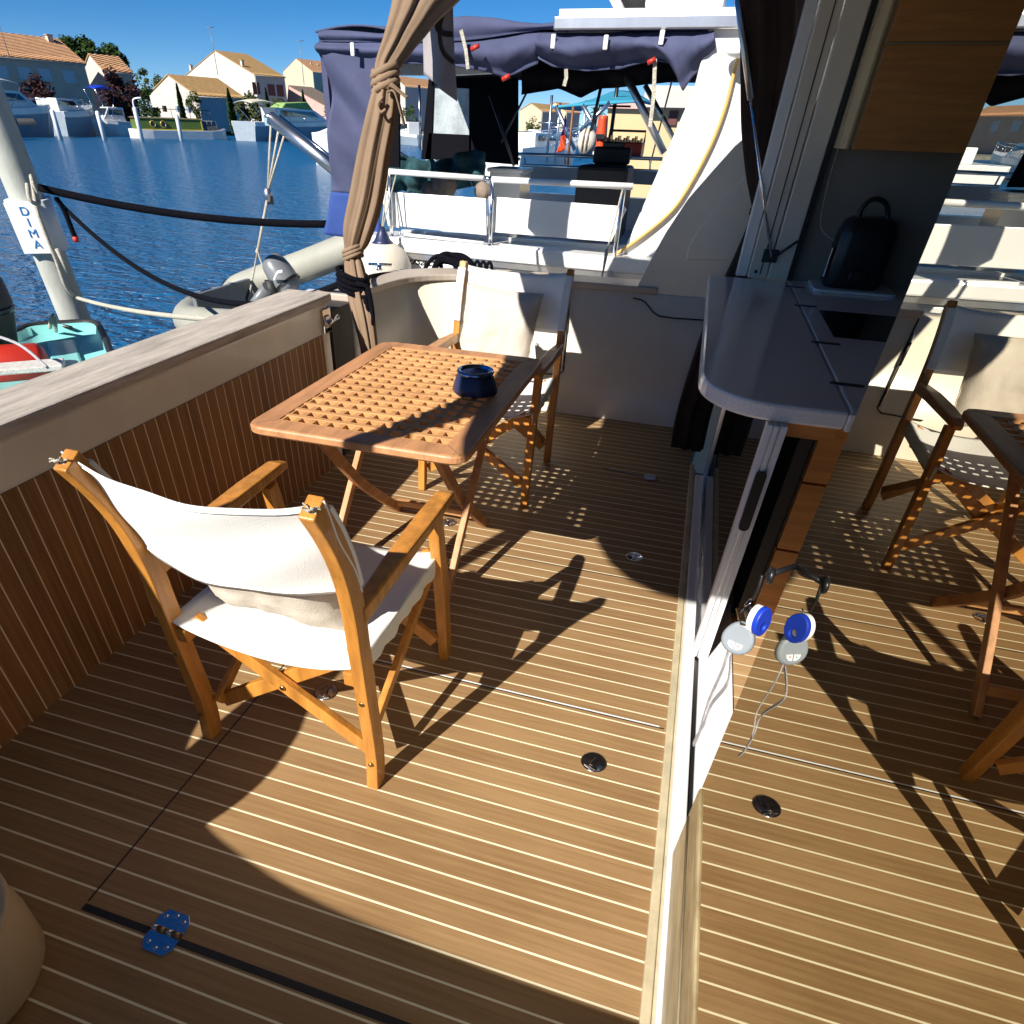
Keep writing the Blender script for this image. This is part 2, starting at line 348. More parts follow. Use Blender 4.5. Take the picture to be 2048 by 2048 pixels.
# ---- far side coaming, curved corner
t = empty('side_bulwark', (-1.0, 3.25, 0), 'cream side bulwark with rounded stern corner and boarding gate seams', 'bulwark')
inner = smooth_path([(-1.87, 2.32, 0), (-1.86, 2.62, 0), (-1.80, 2.92, 0), (-1.64, 3.10, 0), (-1.40, 3.19, 0), (-1.12, 3.235, 0), (-.7, 3.25, 0), (.05, 3.25, 0)], 5)
def offs(path, d):
    out = []
    for i, p in enumerate(path):
        tn = (path[min(i + 1, len(path) - 1)] - path[max(i - 1, 0)]).normalized(); out.append(p + V((-tn.y, tn.x, 0)) * d)
    return out
outer = offs(inner, .19)
H = .735
def wallring(i, z0, z1, a, b2): return [a[i] + V((0, 0, z0)), b2[i] + V((0, 0, z0)), b2[i] + V((0, 0, z1)), a[i] + V((0, 0, z1))]
foot = offs(inner, -.03)
W = MB(); W.loft([[foot[i] + V((0, 0, -.02)), foot[i] + V((0, 0, .0)), inner[i] + V((0, 0, .06)), inner[i] + V((0, 0, H)), outer[i] + V((0, 0, H)), outer[i] + V((0, 0, -.4))] for i in range(len(inner))])
P(W, 'wall_body', M_gel, t)
ci, co = offs(inner, -.012), offs(inner, .215)
k1 = next(i for i, p in enumerate(inner) if p.x > -.9)
K = MB(); K.loft([wallring(i, H + .002, H + .036, ci, co) for i in range(0, k1 - 1)], smooth=False)
P(K, 'cap_rail', M_capb, t, bevel=.006)
k2 = next(i for i, p in enumerate(inner) if p.x > -.50)
K = MB(); K.loft([wallring(i, H + .002, H + .036, ci, co) for i in range(k1, k2 + 1)], smooth=False)
P(K, 'gate_cap', M_capb, t, bevel=.006)
G = MB(); yy = 3.238
G.tube([(-.885, yy, H), (-.878, yy, .46), (-.872, yy, .26), (-.90, yy, .235), (-1.12, yy - .012, .225)], .004, 8)
P(G, 'gate_seam', M_rub, t)
P(MB().tube([(-.892, yy - .006, .66), (-.880, yy - .006, .27)], .006, 8), 'hinge_rod', M_chrome, t)
P(MB().tube([(-.890, yy - .010, .62), (-.885, yy - .010, .50)], .010, 8), 'hinge_barrel', M_black, t)
G = MB(); G.tube([V((p.x, 3.246, p.z)) for p in [PX(u, v, 1, 3.246) for u, v in ((1266, 596), (1284, 600), (1292, 606), (1306, 624), (1318, 632), (1345, 636), (1420, 641))]], .004, 6)
P(G, 'wing_seam', M_rub, t)
# near side bulwark, mirror of the far one (outside the frame, throws the long shadow on the deck)
t = empty('near_bulwark', (-.8, -1.35, 0), 'cream bulwark with curved stern corner along the near edge of the cockpit', 'bulwark')
def mir(path): return [V((p.x + .02, 1.90 - p.y, p.z)) for p in path]
ni, no, nf, nci, nco = mir(inner), mir(outer), mir(foot), mir(ci), mir(co)
n_ = [i for i in range(len(inner)) if inner[i].x < -.15]
W = MB(); W.loft([[nf[i] + V((0, 0, -.02)), nf[i], ni[i] + V((0, 0, .06)), ni[i] + V((0, 0, .765)), no[i] + V((0, 0, .765)), no[i] + V((0, 0, -.4))] for i in n_])
P(W, 'wall_body', M_gel, t)
K = MB(); K.loft([wallring(i, .767, .80, nci, nco) for i in n_], smooth=False); P(K, 'cap_rail', M_capb, t, bevel=.006)
# wing rising from the bulwark
t = empty('side_wing', (.2, 3.3, 0), 'cream gelcoat wing rising from the side bulwark behind the counter', 'superstructure wing')
wp = [(-.50, H)] + [(p.x, p.z) for p in [PX(u, v, 1, 3.27) for u, v in ((1268, 588), (1290, 540), (1330, 468), (1375, 400), (1420, 348), (1470, 292), (1520, 250))]] + [(.45, 1.75), (.45, .3), (-.12, .3), (-.12, H)]
P(MB().prism(wp, 1, 3.262, 3.42), 'wing_panel', M_gel, t, bevel=.02)
ins = [(p.x, p.z) for p in [PX(u, v, 1, 3.262) for u, v in ((1372, 520), (1378, 490), (1400, 455), (1445, 400), (1500, 345), (1600, 345), (1600, 520))]]
P(MB().prism(ins, 1, 3.250, 3.266), 'raised_moulding', M_gel, t, bevel=.007)
# ---- hardtop over the cockpit and the saloon
rf = [(-1.0, -1.32), (-1.12, -1.30), (-1.24, -1.24), (-1.34, -1.13), (-1.42, -.97), (-1.47, -.80), (-1.54, -.30), (-1.59, .22), (-1.625, .8), (-1.62, 1.5), (-1.58, 1.9), (-1.48, 2.2), (-1.35, 2.38), (-.95, 2.68), (-.45, 2.95), (4.0, 3.1), (4.0, -1.32)]
t = empty('hardtop', (0, 1, 2.0), 'dark lined hardtop roof above the cockpit, only its shadow edge seen on the table', 'roof')
P(MB().prism(rf, 2, 2.012, 2.08), 'roof_slab', M_gel, t); P(MB().prism(rf, 2, 2.0, 2.01), 'headliner', M_head, t)
# ---- saloon enclosure
t = empty('saloon_shell', (2, 1, 0), 'dark saloon walls beyond the galley and the mirrored door', 'cabin')
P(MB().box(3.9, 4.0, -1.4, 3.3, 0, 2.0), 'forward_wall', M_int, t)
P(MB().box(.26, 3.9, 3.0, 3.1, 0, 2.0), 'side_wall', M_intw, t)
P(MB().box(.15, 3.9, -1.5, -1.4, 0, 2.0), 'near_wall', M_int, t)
# pillar
t = empty('door_pillar', (.15, 3.0, .9), 'grey beige window pillar with a vertical groove above the galley counter', 'pillar')
P(MB().box(.055, .145, 2.95, 3.06, .90, 2.0), 'inner_jamb', M_gel, t, bevel=.006)
P(MB().box(.150, .245, 2.945, 3.06, .90, 2.0), 'outer_jamb', M_gel, t, bevel=.006)
P(MB().box(.0, .052, 2.98, 3.06, .90, 2.0), 'edge_trim', M_wpaint, t, bevel=.006)
P(MB().box(.247, .268, 2.955, 2.99, .90, 2.0), 'dark_gap_fill', M_black, t)  # black filler painting the dark gap between pillar and cabinet
P(MB().tube([(.112, 2.948, .92), (.112, 2.948, 1.98)], .0025, 6), 'groove_line', M_black, t)
P(MB().box(.10, .17, 2.93, 2.948, .975, 1.03), 'strut_bracket', M_black, t, bevel=.003)
P(MB().tube([(.15, 2.94, .995), (.235, 2.90, 1.075)], .006, 8), 'latch_lever', M_black, t)
P(MB().tube([(.09, 2.944, .93), (.09, 2.952, .93)], .008, 10), 'screw', M_black, t)
st = PX(1470, -40, 2, 1.985)
t = empty('gas_strut', (.13, 2.93, 1.0), 'long slim gas strut holding up the flip window above the counter', 'strut')
a = V((.14, 2.925, 1.0)); mid = a.lerp(st, .62)
P(MB().tube([a, mid], .0065, 10), 'piston_rod', M_chrome, t)
P(MB().tube([mid - (st - a).normalized() * .02, st], .0135, 12), 'cylinder', M_alu, t)
# ---- counter
t = empty('galley_counter', (.1, 1.9, 0), 'grey speckled stone counter with rounded outer corner jutting into the cockpit', 'counter')
cx0 = -.13
pol = [(.252, .945), (.252, 2.935), (cx0, 2.935)] + [(cx0 + .2 + .2 * math.cos(R(a)), 1.185 + .24 * math.sin(R(a))) for a in range(180, 271, 9)]
P(MB().prism(pol, 2, .852, .9), 'flap_top', M_count, t, bevel=.008)
P(MB().box(.257, 1.5, .955, 2.99, .852, .9), 'worktop', M_count, t, bevel=.005)
P(MB().box(.252, .32, .935, .953, .852, .8985), 'end_trim', M_count, t, bevel=.004)
for ua, va, ub, vb in ((1571, 572, 1611, 576), (1588, 609, 1634, 614), (1622, 682, 1682, 690), (1658, 763, 1730, 775)):
    pa, pb = PX(ua, va, 2, .901), PX(ub, vb, 2, .901); yc = (pa.y + pb.y) / 2
    P(MB().prism(rrect(pa.x, pb.x, yc - .011, yc + .011, .01), 2, .9005, .9025), 'slot_hinge', M_black, t)
hob = [PX(u, v, 2, .903) for u, v in ((1626, 620), (1793, 635), (1770, 685), (1658, 670))]
x0, x1, y0, y1 = .318, .62, 1.80, 2.26
P(MB().box(x0, x1, y0, y1, .9005, .904), 'hob', M_gpan, t, bevel=.001)
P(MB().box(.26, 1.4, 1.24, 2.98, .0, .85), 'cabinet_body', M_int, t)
zz = [(.02, .335), (.343, .585), (.593, .835)]
for z0, z1 in zz: P(MB().box(.262, .80, 1.205, 1.238, z0, z1), 'drawer_front', M_cab, t, bevel=.002)
P(MB().box(.215, .258, 1.24, 1.6, .0, .84), 'shaded_end_stile', M_int, t, bevel=.002)  # coloured near-black to paint the shaded strip beside the drawers
P(MB().box(.12, .25, 1.0, 1.03, .80, .85), 'flap_support', M_cab, t)
tr = [PX(u, v, 2, .93) for u, v in ((1612, 553), (1692, 583), (1745, 581), (1800, 560))]
P(MB().prism(rrect(.345, .70, 2.70, 2.985, .03), 2, .9005, .912), 'raised_tray', M_wpaint, t, bevel=.003)
# glass panels under the flap
t = empty('low_door_glass', (.08, 1.7, 0), 'dark folded glass door panel standing under the counter flap', 'glass panel')
P(MB().box(.076, .082, 1.0, 2.47, .03, .84), 'pane', M_gpan, t)
P(MB().box(.066, .092, 2.455, 2.49, .0, .85), 'far_stile', M_alu, t, bevel=.002)
P(MB().box(.066, .092, 1.0, 2.455, .0, .03), 'bottom_rail', M_alu, t)
t = empty('door_edge_frame', (.085, .95, 0), 'white aluminium door edge with grooves and black finger latch under the counter corner', 'door frame')
P(MB().box(.062, .078, .93, .965, .015, .848), 'outer_stile', M_wpaint, t, bevel=.002)
P(MB().box(.082, .094, .925, .965, .015, .848), 'middle_stile', M_wpaint, t, bevel=.002)
P(MB().box(.098, .116, .93, .965, .015, .848), 'inner_stile', M_wpaint, t, bevel=.002)
P(MB().box(.0625, .1155, .935, .97, .015, .845), 'groove_back', M_alu, t)
P(MB().prism(rrect(.073, .103, .53, .72, .014), 1, .920, .929), 'finger_latch', M_black, t)
# ---- appliances on counter
t = empty('coffee_machine', (.48, 2.85, .912), 'black coffee machine with tall loop handle on the tray at the back of the counter', 'coffee machine')
zt_ = PX(1712, 433, 1, 2.84).z; xa_, xb_ = PX(1645, 560, 1, 2.84).x, PX(1790, 480, 1, 2.84).x; xm_ = (xa_ + xb_) / 2
B = MB(); rings = []
for z, s_ in ((.913, .95), (.93, 1.0), (zt_ - .14, 1.0), (zt_ - .06, .97), (zt_ - .015, .84), (zt_, .6)):
    rings.append([V((xm_ + (x - xm_) * s_, 2.85 + (y - 2.85) * s_, z)) for x, y in rrect(xa_, xb_, 2.76, 2.95, .05)])
P(B.loft(rings), 'body', M_black, t)
P(MB().tube(smooth_path([V((PX(u, v, 1, 2.84).x, 2.84, PX(u, v, 1, 2.84).z)) for u, v in ((1718, 440), (1722, 420), (1738, 402), (1756, 398), (1772, 408), (1776, 430), (1768, 450))]), .010), 'handle', M_black, t)
P(MB().box(xa_ - .012, xa_ - .002, 2.79, 2.83, .95, zt_ - .12), 'side_strip', M_steel, t, bevel=.003)
P(MB().box(xm_ - .035, xm_ + .035, 2.72, 2.76, .95, .99), 'spout', M_black, t, bevel=.003)
# ---- upper cabinet
t = empty('wall_cabinet', (.6, 2.8, 1.43), 'brown wooden wall cabinet with cream side edge above the counter', 'cabinet')
P(MB().box(.285, 1.6, 2.62, 2.99, 1.44, 2.0), 'carcass', M_cabs, t)
P(MB().box(.30, 1.6, 2.598, 2.617, 1.43, 1.742), 'lower_door', M_cab, t, bevel=.002)
P(MB().box(.30, 1.6, 2.598, 2.617, 1.750, 2.0), 'upper_door', M_cab, t, bevel=.002)
P(MB().box(.272, .284, 2.60, 2.95, 1.43, 2.0), 'side_edge', M_cabs, t, bevel=.002)
one(MB().tube(smooth_path([(.25, 2.6, 2.0), (.235, 2.62, 1.7), (.25, 2.64, 1.45), (.27, 2.75, 1.3), (.30, 2.8, 1.15), (.37, 2.75, 1.1)]), .0018, 6), 'power_cable', M_ropew, 'thin pale cable hanging down beside the cabinet to the coffee machine', 'cable')
# ---- door track and sill
t = empty('door_track', (.04, .9, 0), 'cream and white sliding door track along the deck edge', 'door track')
P(MB().box(.0, .022, -1.38, 2.65, -.03, .012), 'deck_edge_moulding', M_cream, t, bevel=.003)
P(MB().box(.0225, .030, -1.38, 2.6, -.03, .004), 'dirt_groove', M_cream, t)
P(MB().box(.030, .072, -1.38, 2.5, -.03, .020), 'white_rail', M_wpaint, t, bevel=.003)
P(MB().box(.0725, .088, -1.38, 2.5, -.03, .006), 'dark_channel', M_black, t)
P(MB().box(.0885, .20, -1.38, 2.5, -.03, .016), 'sill', M_wpaint, t, bevel=.003)
# ---- mirrored glass door
t = empty('mirrored_door', (.06, -.6, 0), 'tall reflective tinted glass door mirroring the deck, chairs and table', 'glass door')
P(MB().box(.046, .052, -1.38, .105, .295, 2.0), 'pane', M_mirror, t)
P(MB().box(.040, .076, -1.38, .107, .0205, .294), 'kick_panel', M_creamd, t, bevel=.008)
P(MB().tube([(.038, -1.38, .20), (.038, .09, .20)], .003, 6), 'panel_seam', M_cream, t)
P(MB().box(.053, .074, .085, .105, .295, 2.0), 'edge_strip', M_black, t)
# ================================================================ FURNITURE
def make_chair(loc, rz, label, group):
    t = empty('director_chair', loc, label, 'chair', rz, group)
    hw = .272
    def pt(mb, name, m, **k): return mb.build(name, m, t, **k)
    prof = [(0, .0), (.012, .12), (.0, .35), (-.008, .50), (-.014, .62), (-.035, .74), (-.072, .84), (-.118, .925)]
    prof = [(p.y, p.z) for p in smooth_path([V((0, y, z)) for y, z in prof], 4)]
    for s in (-1, 1):
        r = pt(MB().sweep([(s * hw, y, z) for y, z in prof], (1, 0, 0), .034, .052), 'rear_leg', M_chairw, bevel=.004)
        pt(MB().sweep([(s * (hw - .004), .575, 0), (s * (hw - .004), .545, .30), (s * (hw - .004), .49, .60)], (1, 0, 0), .034, [.04, .058, .044]), 'front_leg', M_chairw, bevel=.004)
        A = MB(); A.sweep([(s * (hw + .003), .0, .60), (s * (hw + .003), .2, .618), (s * (hw + .003), .40, .628), (s * (hw + .003), .545, .632), (s * (hw + .003), .59, .622)], (1, 0, 0), [.036, .05, .056, .05, .03], [.045, .04, .034, .03, .022])
        pt(A, 'armrest', M_chairw, bevel=.006)
        pt(MB().sweep([(s * (hw - .03), .03, .12), (s * (hw - .03), .53, .395)], (1, 0, 0), .02, .034), 'side_brace', M_chairw, bevel=.003)
        pt(MB().sweep([(s * (hw - .030), -.02, .407), (s * (hw - .030), .55, .407)], (1, 0, 0), .034, .042), 'seat_rail', M_chairw, bevel=.004)
        # bolts
        for y, z in ((.012, .10), (.004, .34)): pt(MB().lathe([(.001, 0), (.007, 0), (.007, .003), (.001, .004)], (s * hw, y - .032, z), 12, 'y'), 'bolt', M_brass)
    # crossing beams, back and front
    for y, o in ((.035, 0), (.53, 0)):
        b1 = pt(MB().sweep([(-.235, y, .43), (.248, y, .10)], (0, 1, 0), .022, .044), 'cross_beam', M_chairw, bevel=.003)
        b2 = pt(MB().sweep([(.235, y + .026, .43), (-.248, y + .026, .10)], (0, 1, 0), .022, .044), 'cross_beam', M_chairw, bevel=.003)
        pt(MB().lathe([(.001, 0), (.008, 0), (.008, .004), (.001, .005)], (.006, y - .016, .265), 12, 'y'), 'pivot_bolt', M_brass)
    pt(MB().sweep([(-.20, .09, .395), (-.09, .075, .335)], (0, 1, 0), .018, .004), 'stay_plate', M_brass)
    pt(MB().sweep([(-.19, .50, .395), (-.02, .51, .25)], (0, 1, 0), .03, .02), 'stay_bar', M_chairw)
    # back canvas: wraps the posts between z .60 and .915
    def backf(u, v):
        a = u * 2 - 1; z = .665 + .256 * v + .012 * abs(a) ** 8 * v
        yp = -.125 * ((max(z - .60, 0)) / .325) ** 1.25 - .012
        x = a * (hw + .019); belly = (1 - a * a)
        y = yp + .044 - .080 * belly ** .8 * (1.05 - .45 * v)
        z -= .026 * belly * (.6 + .4 * v)
        y += .003 * math.sin(a * 9 + v * 4) + .004 * math.sin(a * 4 - v * 9)
        return (x, y - .010 * (abs(a) ** 10), z)
    pt(MB().grid(backf, 36, 12), 'back_canvas', M_canvas, solid=.003)
    for s in (-1, 1):
        Sm = MB(); pr = [(yy_, zz_) for yy_, zz_ in prof if .66 <= zz_ <= .915]
        Sm.sweep([(s * hw, y + .029, z) for y, z in pr], (1, 0, 0), .040, .012); pt(Sm, 'canvas_sleeve', M_canvas, bevel=.004)
    Hm = MB()
    for v0 in (.05, .955): Hm.tube([V(backf(i / 24, v0)) + V((0, -.002, 0)) for i in range(25)], .0028, 6)
    pt(Hm, 'hem', M_canvas)
    def seatf(u, v):
        a = u * 2 - 1; y = -.02 + .585 * v; z = .448 - .045 * (1 - a * a) - .0015 * math.sin(v * 11 + a * 3)
        return (a * (hw - .006), y, z + .006 * abs(a) ** 6)
    pt(MB().grid(seatf, 24, 20), 'seat_canvas', M_canvas, solid=.003)
    for s in (-1, 1):
        Fm = MB(); Fm.grid(lambda u, v, s=s: (s * (hw - .006 + .004 * math.sin(v * 40) * u), -.02 + .585 * v, .454 - .055 * u - .004 * u * math.sin(v * 23)), 5, 26)
        pt(Fm, 'seat_flap', M_canvas, solid=.003)
    Tm = MB()
    for s in (-1, 1):
        base = V((s * (hw + .005), -.128, .915))
        for k in range(5):
            a = random.uniform(0, 6.28); Tm.tube(smooth_path([base, base + V((math.cos(a) * .008, math.sin(a) * .008, .012)), base + V((math.cos(a) * .02, math.sin(a) * .014, .010 + .008 * random.random()))], 3), .0016, 5)
        Tm.tube([base + V((.009 * math.cos(q * .8), .009 * math.sin(q * .8), .004 + .0015 * q)) for q in range(9)], .0026, 6)
    pt(Tm, 'cord_knot', M_ropew)
    return t
chairN = make_chair((-1.045, .085, 0), R(-1), 'wooden folding armchair in front with its white canvas back to the viewer', 'folding director chairs')
make_chair((-1.052, 2.43, 0), R(181), 'wooden folding armchair at the far end of the table with a beige cushion', 'folding director chairs')
# cushion on the near chair seat (flat grey) 
# pillows
def pillow(cx, cy, cz, lean, hwid, hh, label):
    t = empty('beige_pillow', (cx, cy, cz - hh), label, 'pillow', 0, 'beige pillows on the folding chairs')
    def pil(sg):
        def f(u, v):
            a, c = u * 2 - 1, v * 2 - 1
            th = .055 * max(0, (1 - a ** 4) * (1 - c ** 4)) ** .55
            k = 1 - .07 * (1 - abs(a)) ** 0 * (c * c) * (1 - abs(a) ** 8)
            x = cx + a * hwid * (1 - .06 * (1 - c * c)); z = cz + c * hh * (1 - .06 * (1 - a * a))
            wr = .006 * noise.noise(V((a * 2.4, c * 2.1, sg + cx))) + .003 * noise.noise(V((a * 7, c * 6, sg * 2)))
            return (x + .015 * c, cy + lean * c + sg * th + wr * 2.2, z - .010 * a)
        return f
    P(MB().grid(pil(-1), 26, 26).grid(pil(1), 26, 26), 'cover', M_pillow, t)
    q_ = [i / 14 for i in range(15)]
    P(MB().tube([V(pil(0)(k_, 0)) for k_ in q_] + [V(pil(0)(1, k_)) for k_ in q_[1:]] + [V(pil(0)(1 - k_, 1)) for k_ in q_[1:]] + [V(pil(0)(0, 1 - k_)) for k_ in q_[1:]], .0028, 6), 'piping', M_pillow, t)
pillow(-1.095, 2.395, .665, .05, .195, .18, 'square beige linen pillow propped against the far canvas chair back')
pillow(-1.045, .155, .595, -.045, .20, .15, 'beige linen pillow squashed behind the near chair back, showing below its white canvas')
# ---- table
TX0, TX1, TY0, TY1, TZ = -1.482, -.740, .748, 1.852, .70
t = empty('folding_table', ((TX0 + TX1) / 2, (TY0 + TY1) / 2, 0), 'teak folding table with slatted grating top and rounded corners', 'table')
bw = .078
out = rrect(TX0, TX1, TY0, TY1, .055, 6); fr = MB()
ix0, ix1, iy0, iy1 = TX0 + bw, TX1 - bw, TY0 + bw, TY1 - bw
inn = rrect(ix0, ix1, iy0, iy1, .0012, 6)
def frame(mb, o_, i_, z0, z1, e=.007):
    n_ = len(o_)
    def ins(p, d):
        cx, cy = (TX0 + TX1) / 2, (TY0 + TY1) / 2
        return (p[0] + (d if p[0] < cx else -d), p[1] + (d if p[1] < cy else -d))
    rings = [[V((*ins(p, e), z0)) for p in o_], [V((*p, z0 + e)) for p in o_], [V((*p, z1 - e)) for p in o_], [V((*ins(p, e * .45), z1 - e * .3)) for p in o_], [V((*ins(p, e * 1.3), z1)) for p in o_], [V((*p, z1)) for p in i_], [V((*p, z0)) for p in i_]]
    mb.loft(rings + [rings[0]], cap=False, smooth=False)
frame(fr, out, inn, TZ - .030, TZ)
ft = P(fr, 'table_frame', M_tablew, t)
# mitre lines
mt = MB()
for (xa, ya, xb, yb) in ((TX0 + .02, TY0 + .02, ix0, iy0), (TX1 - .02, TY0 + .02, ix1, iy0), (TX0 + .02, TY1 - .02, ix0, iy1), (TX1 - .02, TY1 - .02, ix1, iy1)):
    mt.tube([(xa, ya, TZ - .0006), (xb, yb, TZ - .0006)], .0012, 5)
P(mt, 'mitre_joint', M_bark, t)
nx, ny = 11, 16
SX, SY = MB(), MB(); px_, py_ = (ix1 - ix0) / nx, (iy1 - iy0) / ny
sw = .0195
for j in range(ny + 1):
    y = iy0 + j * py_; a_, b_ = (y - sw / 2, y + sw / 2)
    a_, b_ = max(a_, iy0), min(b_, iy1); SX.box(ix0 - .004, ix1 + .004, a_, b_, TZ - .022, TZ - .0012)
for i in range(nx + 1):
    x = ix0 + i * px_; a_, b_ = max(x - sw / 2, ix0), min(x + sw / 2, ix1); SY.box(a_, b_, iy0 - .004, iy1 + .004, TZ - .0225, TZ - .0036)
P(SX, 'cross_slat', M_slat, t, bevel=.0012); P(SY, 'long_slat', M_slat, t, bevel=.0012)
def leg(pts, w, th, name='leg'): P(MB().sweep(smooth_path(pts, 6), (1, 0, 0), w, th), name, M_tablew, t, bevel=.003)
for xc, s in ((-.868, 1), (-1.372, -1)):
    leg([(xc, .94, 0), (xc, 1.14, .22), (xc, 1.42, .50), (xc, 1.60, .665)], .024, .036)
    leg([(xc - s * .034, 1.62, .0), (xc - s * .034, 1.50, .09), (xc - s * .034, 1.22, .32), (xc - s * .034, .96, .60), (xc - s * .034, .92, .665)], .024, .042)
P(MB().box(-1.36, -.88, .985, 1.005, .06, .095), 'stretcher', M_slat, t, bevel=.003)
P(MB().box(-1.325, -.915, 1.55, 1.575, .05, .08), 'stretcher', M_slat, t, bevel=.003)
P(MB().box(-1.40, -.84, .90, .93, .64, .668), 'top_batten', M_tablew, t, bevel=.003); P(MB().box(-1.40, -.84, 1.60, 1.63, .64, .668), 'top_batten', M_tablew, t, bevel=.003)
# ---- ashtray
ac = PX(951, 742, 2, .775); ac.z = .70
t = empty('windproof_ashtray', ac, 'navy beanbag ashtray with shiny metal bowl on the slatted table', 'ashtray')
B = MB(); rings = []
for r, z in ((.074, .001), (.082, .008), (.077, .03), (.066, .060), (.059, .070)):
    rings.append([ac + V((r * (1 + .035 * math.cos(6 * a_)) * math.cos(a_), r * (1 + .035 * math.cos(6 * a_)) * math.sin(a_), z)) for a_ in [k * 2 * math.pi / 36 for k in range(36)]])
P(B.loft(rings), 'beanbag_base', M_navy, t)
P(MB().lathe([(.058, .066), (.066, .068), (.068, .074), (.065, .081), (.058, .082), (.055, .077), (.050, .066), (.034, .058), (.004, .056)], ac), 'rim_bowl', mat('blue_chrome', (.22, .34, .62), .12, 1.0, vs=9, var=.05), t)
P(MB().lathe([(.046, .066), (.032, .0605), (.002, .0585)], ac), 'ash', mat('ash', (.22, .20, .17), .9, vs=40, var=.4), t)
# ---- pouffe
pr_ = PX(66, 1790, 2, .24); pc = V((pr_.x - .165, pr_.y - .135, 0)); PS = V((.8, .8, .78))
t = empty('pouffe', pc, 'round beige leatherette pouffe at the left edge of the deck', 'pouffe')
P(MB().lathe([(.02, 0), (.145, 0), (.16, .03), (.165, .12), (.16, .215), (.145, .235), (.08, .248), (.002, .25)], pc, 40), 'upholstery', M_beige, t)
P(MB().lathe([(.158, .213), (.163, .216), (.1645, .221), (.162, .226), (.156, .228)], pc, 40), 'piping', M_beige, t)
# ---- deck latches + hinge
def latch(x, y, rot, label, small=False, dark=False):
    t = empty('hatch_latch', (x, y, 0), label, 'latch', rot, 'flush hatch latches in the deck')
    k = .62 if small else 1
    mt_ = mat('tarnished_steel', (.38, .36, .35), .25, 1.0, vs=20, var=.2) if dark else M_steel
    MB().lathe([(.001, .0005), (.036 * k, .0005), (.038 * k, .0022), (.034 * k, .003), (.030 * k, .0012), (.001, .001)], (0, 0, 0), 30).build('rim', mt_, t)
    Q_ = MB(); Q_.box(-.006 * k, .006 * k, -.022 * k, .020 * k, .0012, .0045); Q_.box(-.020 * k, .020 * k, -.026 * k, -.014 * k, .0013, .005)
    Q_.build('lever', mt_, t, bevel=.002)
    MB().lathe([(.001, .0012), (.005 * k, .0012), (.005 * k, .0058), (.001, .006)], (0, -.02 * k, 0), 12).build('key_barrel', M_chrome, t)
    return t
latch(-.196, .352, R(-20), 'round dark hatch latch in the sunlit deck right of the near chair', dark=True)
latch(-.200, 1.555, R(170), 'round bright hatch latch in the shade beside the door track')
latch(-1.07, 1.566, R(170), 'round bright hatch latch under the folding table')
latch(-1.078, .36, R(10), 'round chrome hatch latch under the near chair seat', dark=True)
t = empty('butt_hinge', (-1.052, -.455, 0), 'steel butt hinge reflecting blue sky across the black deck gap', 'hinge', R(0))
for s in (-1, 1):
    pl_ = [(-.040, s * .004), (.040, s * .004), (.040, s * .030), (.026, s * .048), (-.026, s * .048), (-.040, s * .030)]
    lf = MB().prism(pl_, 2, .002, .0042).build('leaf', M_hinge, t, bevel=.001)
    for x in (-.024, 0, .024): MB().lathe([(.0008, 0), (.0055, 0), (.005, .0010), (.001, .0005)], (x, s * (.030 if x else .038), .0042), 14).build('screw', M_steel, lf)
for k in range(4): MB().tube([(-.040 + k * .020, 0, .0075), (-.0215 + k * .020, 0, .0075)], .0068, 14).build('knuckle', M_brass if k % 2 else M_steel, t)
t = empty('small_deck_clip', (-.203, 2.40, 0), 'small grey plastic cable clip with a thin cord on the shaded deck', 'clip')
MB().prism(rrect(-.032, .032, -.03, .03, .01), 2, .001, .012).build('clip_body', M_alu, t, bevel=.003)
MB().tube([(-.032, 0, .005), (-.12, .02, .004), (-.26, .04, .004)], .003, 6).build('cord', M_lan, t)
# ---- keys and remote hanging in front of mirrored door
kx = .0
def KP(u, v): return PX(u, v, 0, kx)
t = empty('key_bunch', KP(1500, 1200), 'grey remote with arrow buttons, blue foam float and keys hanging at the mirrored door', 'keys')
rc = KP(1477, 1276); dn = (CAMP - rc).normalized(); ex = V((0, -1, 0)); ex = (CR - dn * CR.dot(dn)).normalized(); ez = dn.cross(ex).normalized(); ez = ez if ez.z > 0 else -ez
px2m = depth(rc) / FPX
# remote faces the cockpit (-x and toward viewer) : local frame fixed in the world
fn = V((-.35, -.90, .25)).normalized(); fx = V((0, 0, 1)).cross(fn).normalized(); fy = fn.cross(fx).normalized()
if fx.x < 0: fx = -fx
if fy.z < 0: fy = -fy
def RP(a, b2, c=0): return rc + fx * a + fy * b2 + fn * c
def egg(s, k=1): return [(s * .0285 * math.cos(a_) * (1 - .14 * math.sin(a_)), s * .0325 * math.sin(a_)) for a_ in [q * 2 * math.pi / 28 for q in range(28)]]
rem = P(MB().loft([[RP(x, y, c) for x, y in egg(s)] for s, c in ((.86, -.010), (1, -.006), (1, .001), (.94, .005), (.80, .0065))]), 'remote_body', M_remote, t)
for s, cc in ((-1, (.02, .30, .12)), (1, (.6, .05, .05))):
    q_ = [(s * .0012, -.020), (s * .0012, -.008), (s * .0135, -.008), (s * .0125, -.014), (s * .008, -.019)]
    bt = MB().loft([[RP(x, y, c) for x, y in q_] for c in (.0055, .0085)], smooth=False); bt = P(bt, 'button', M_wpaint, t)
    d_ = 1 if s < 0 else -1
    ar = [(s * .0062 - .0022, -.0125 - d_ * .0018), (s * .0062 + .0022, -.0125 - d_ * .0018), (s * .0062, -.0125 + d_ * .0022)]
    am = mat('arrow_mark', cc, .5, vs=9, var=.02)
    P(MB().loft([[RP(x, y, c) for x, y in ar] for c in (.0085, .0089)], smooth=False), 'arrow', am, t)
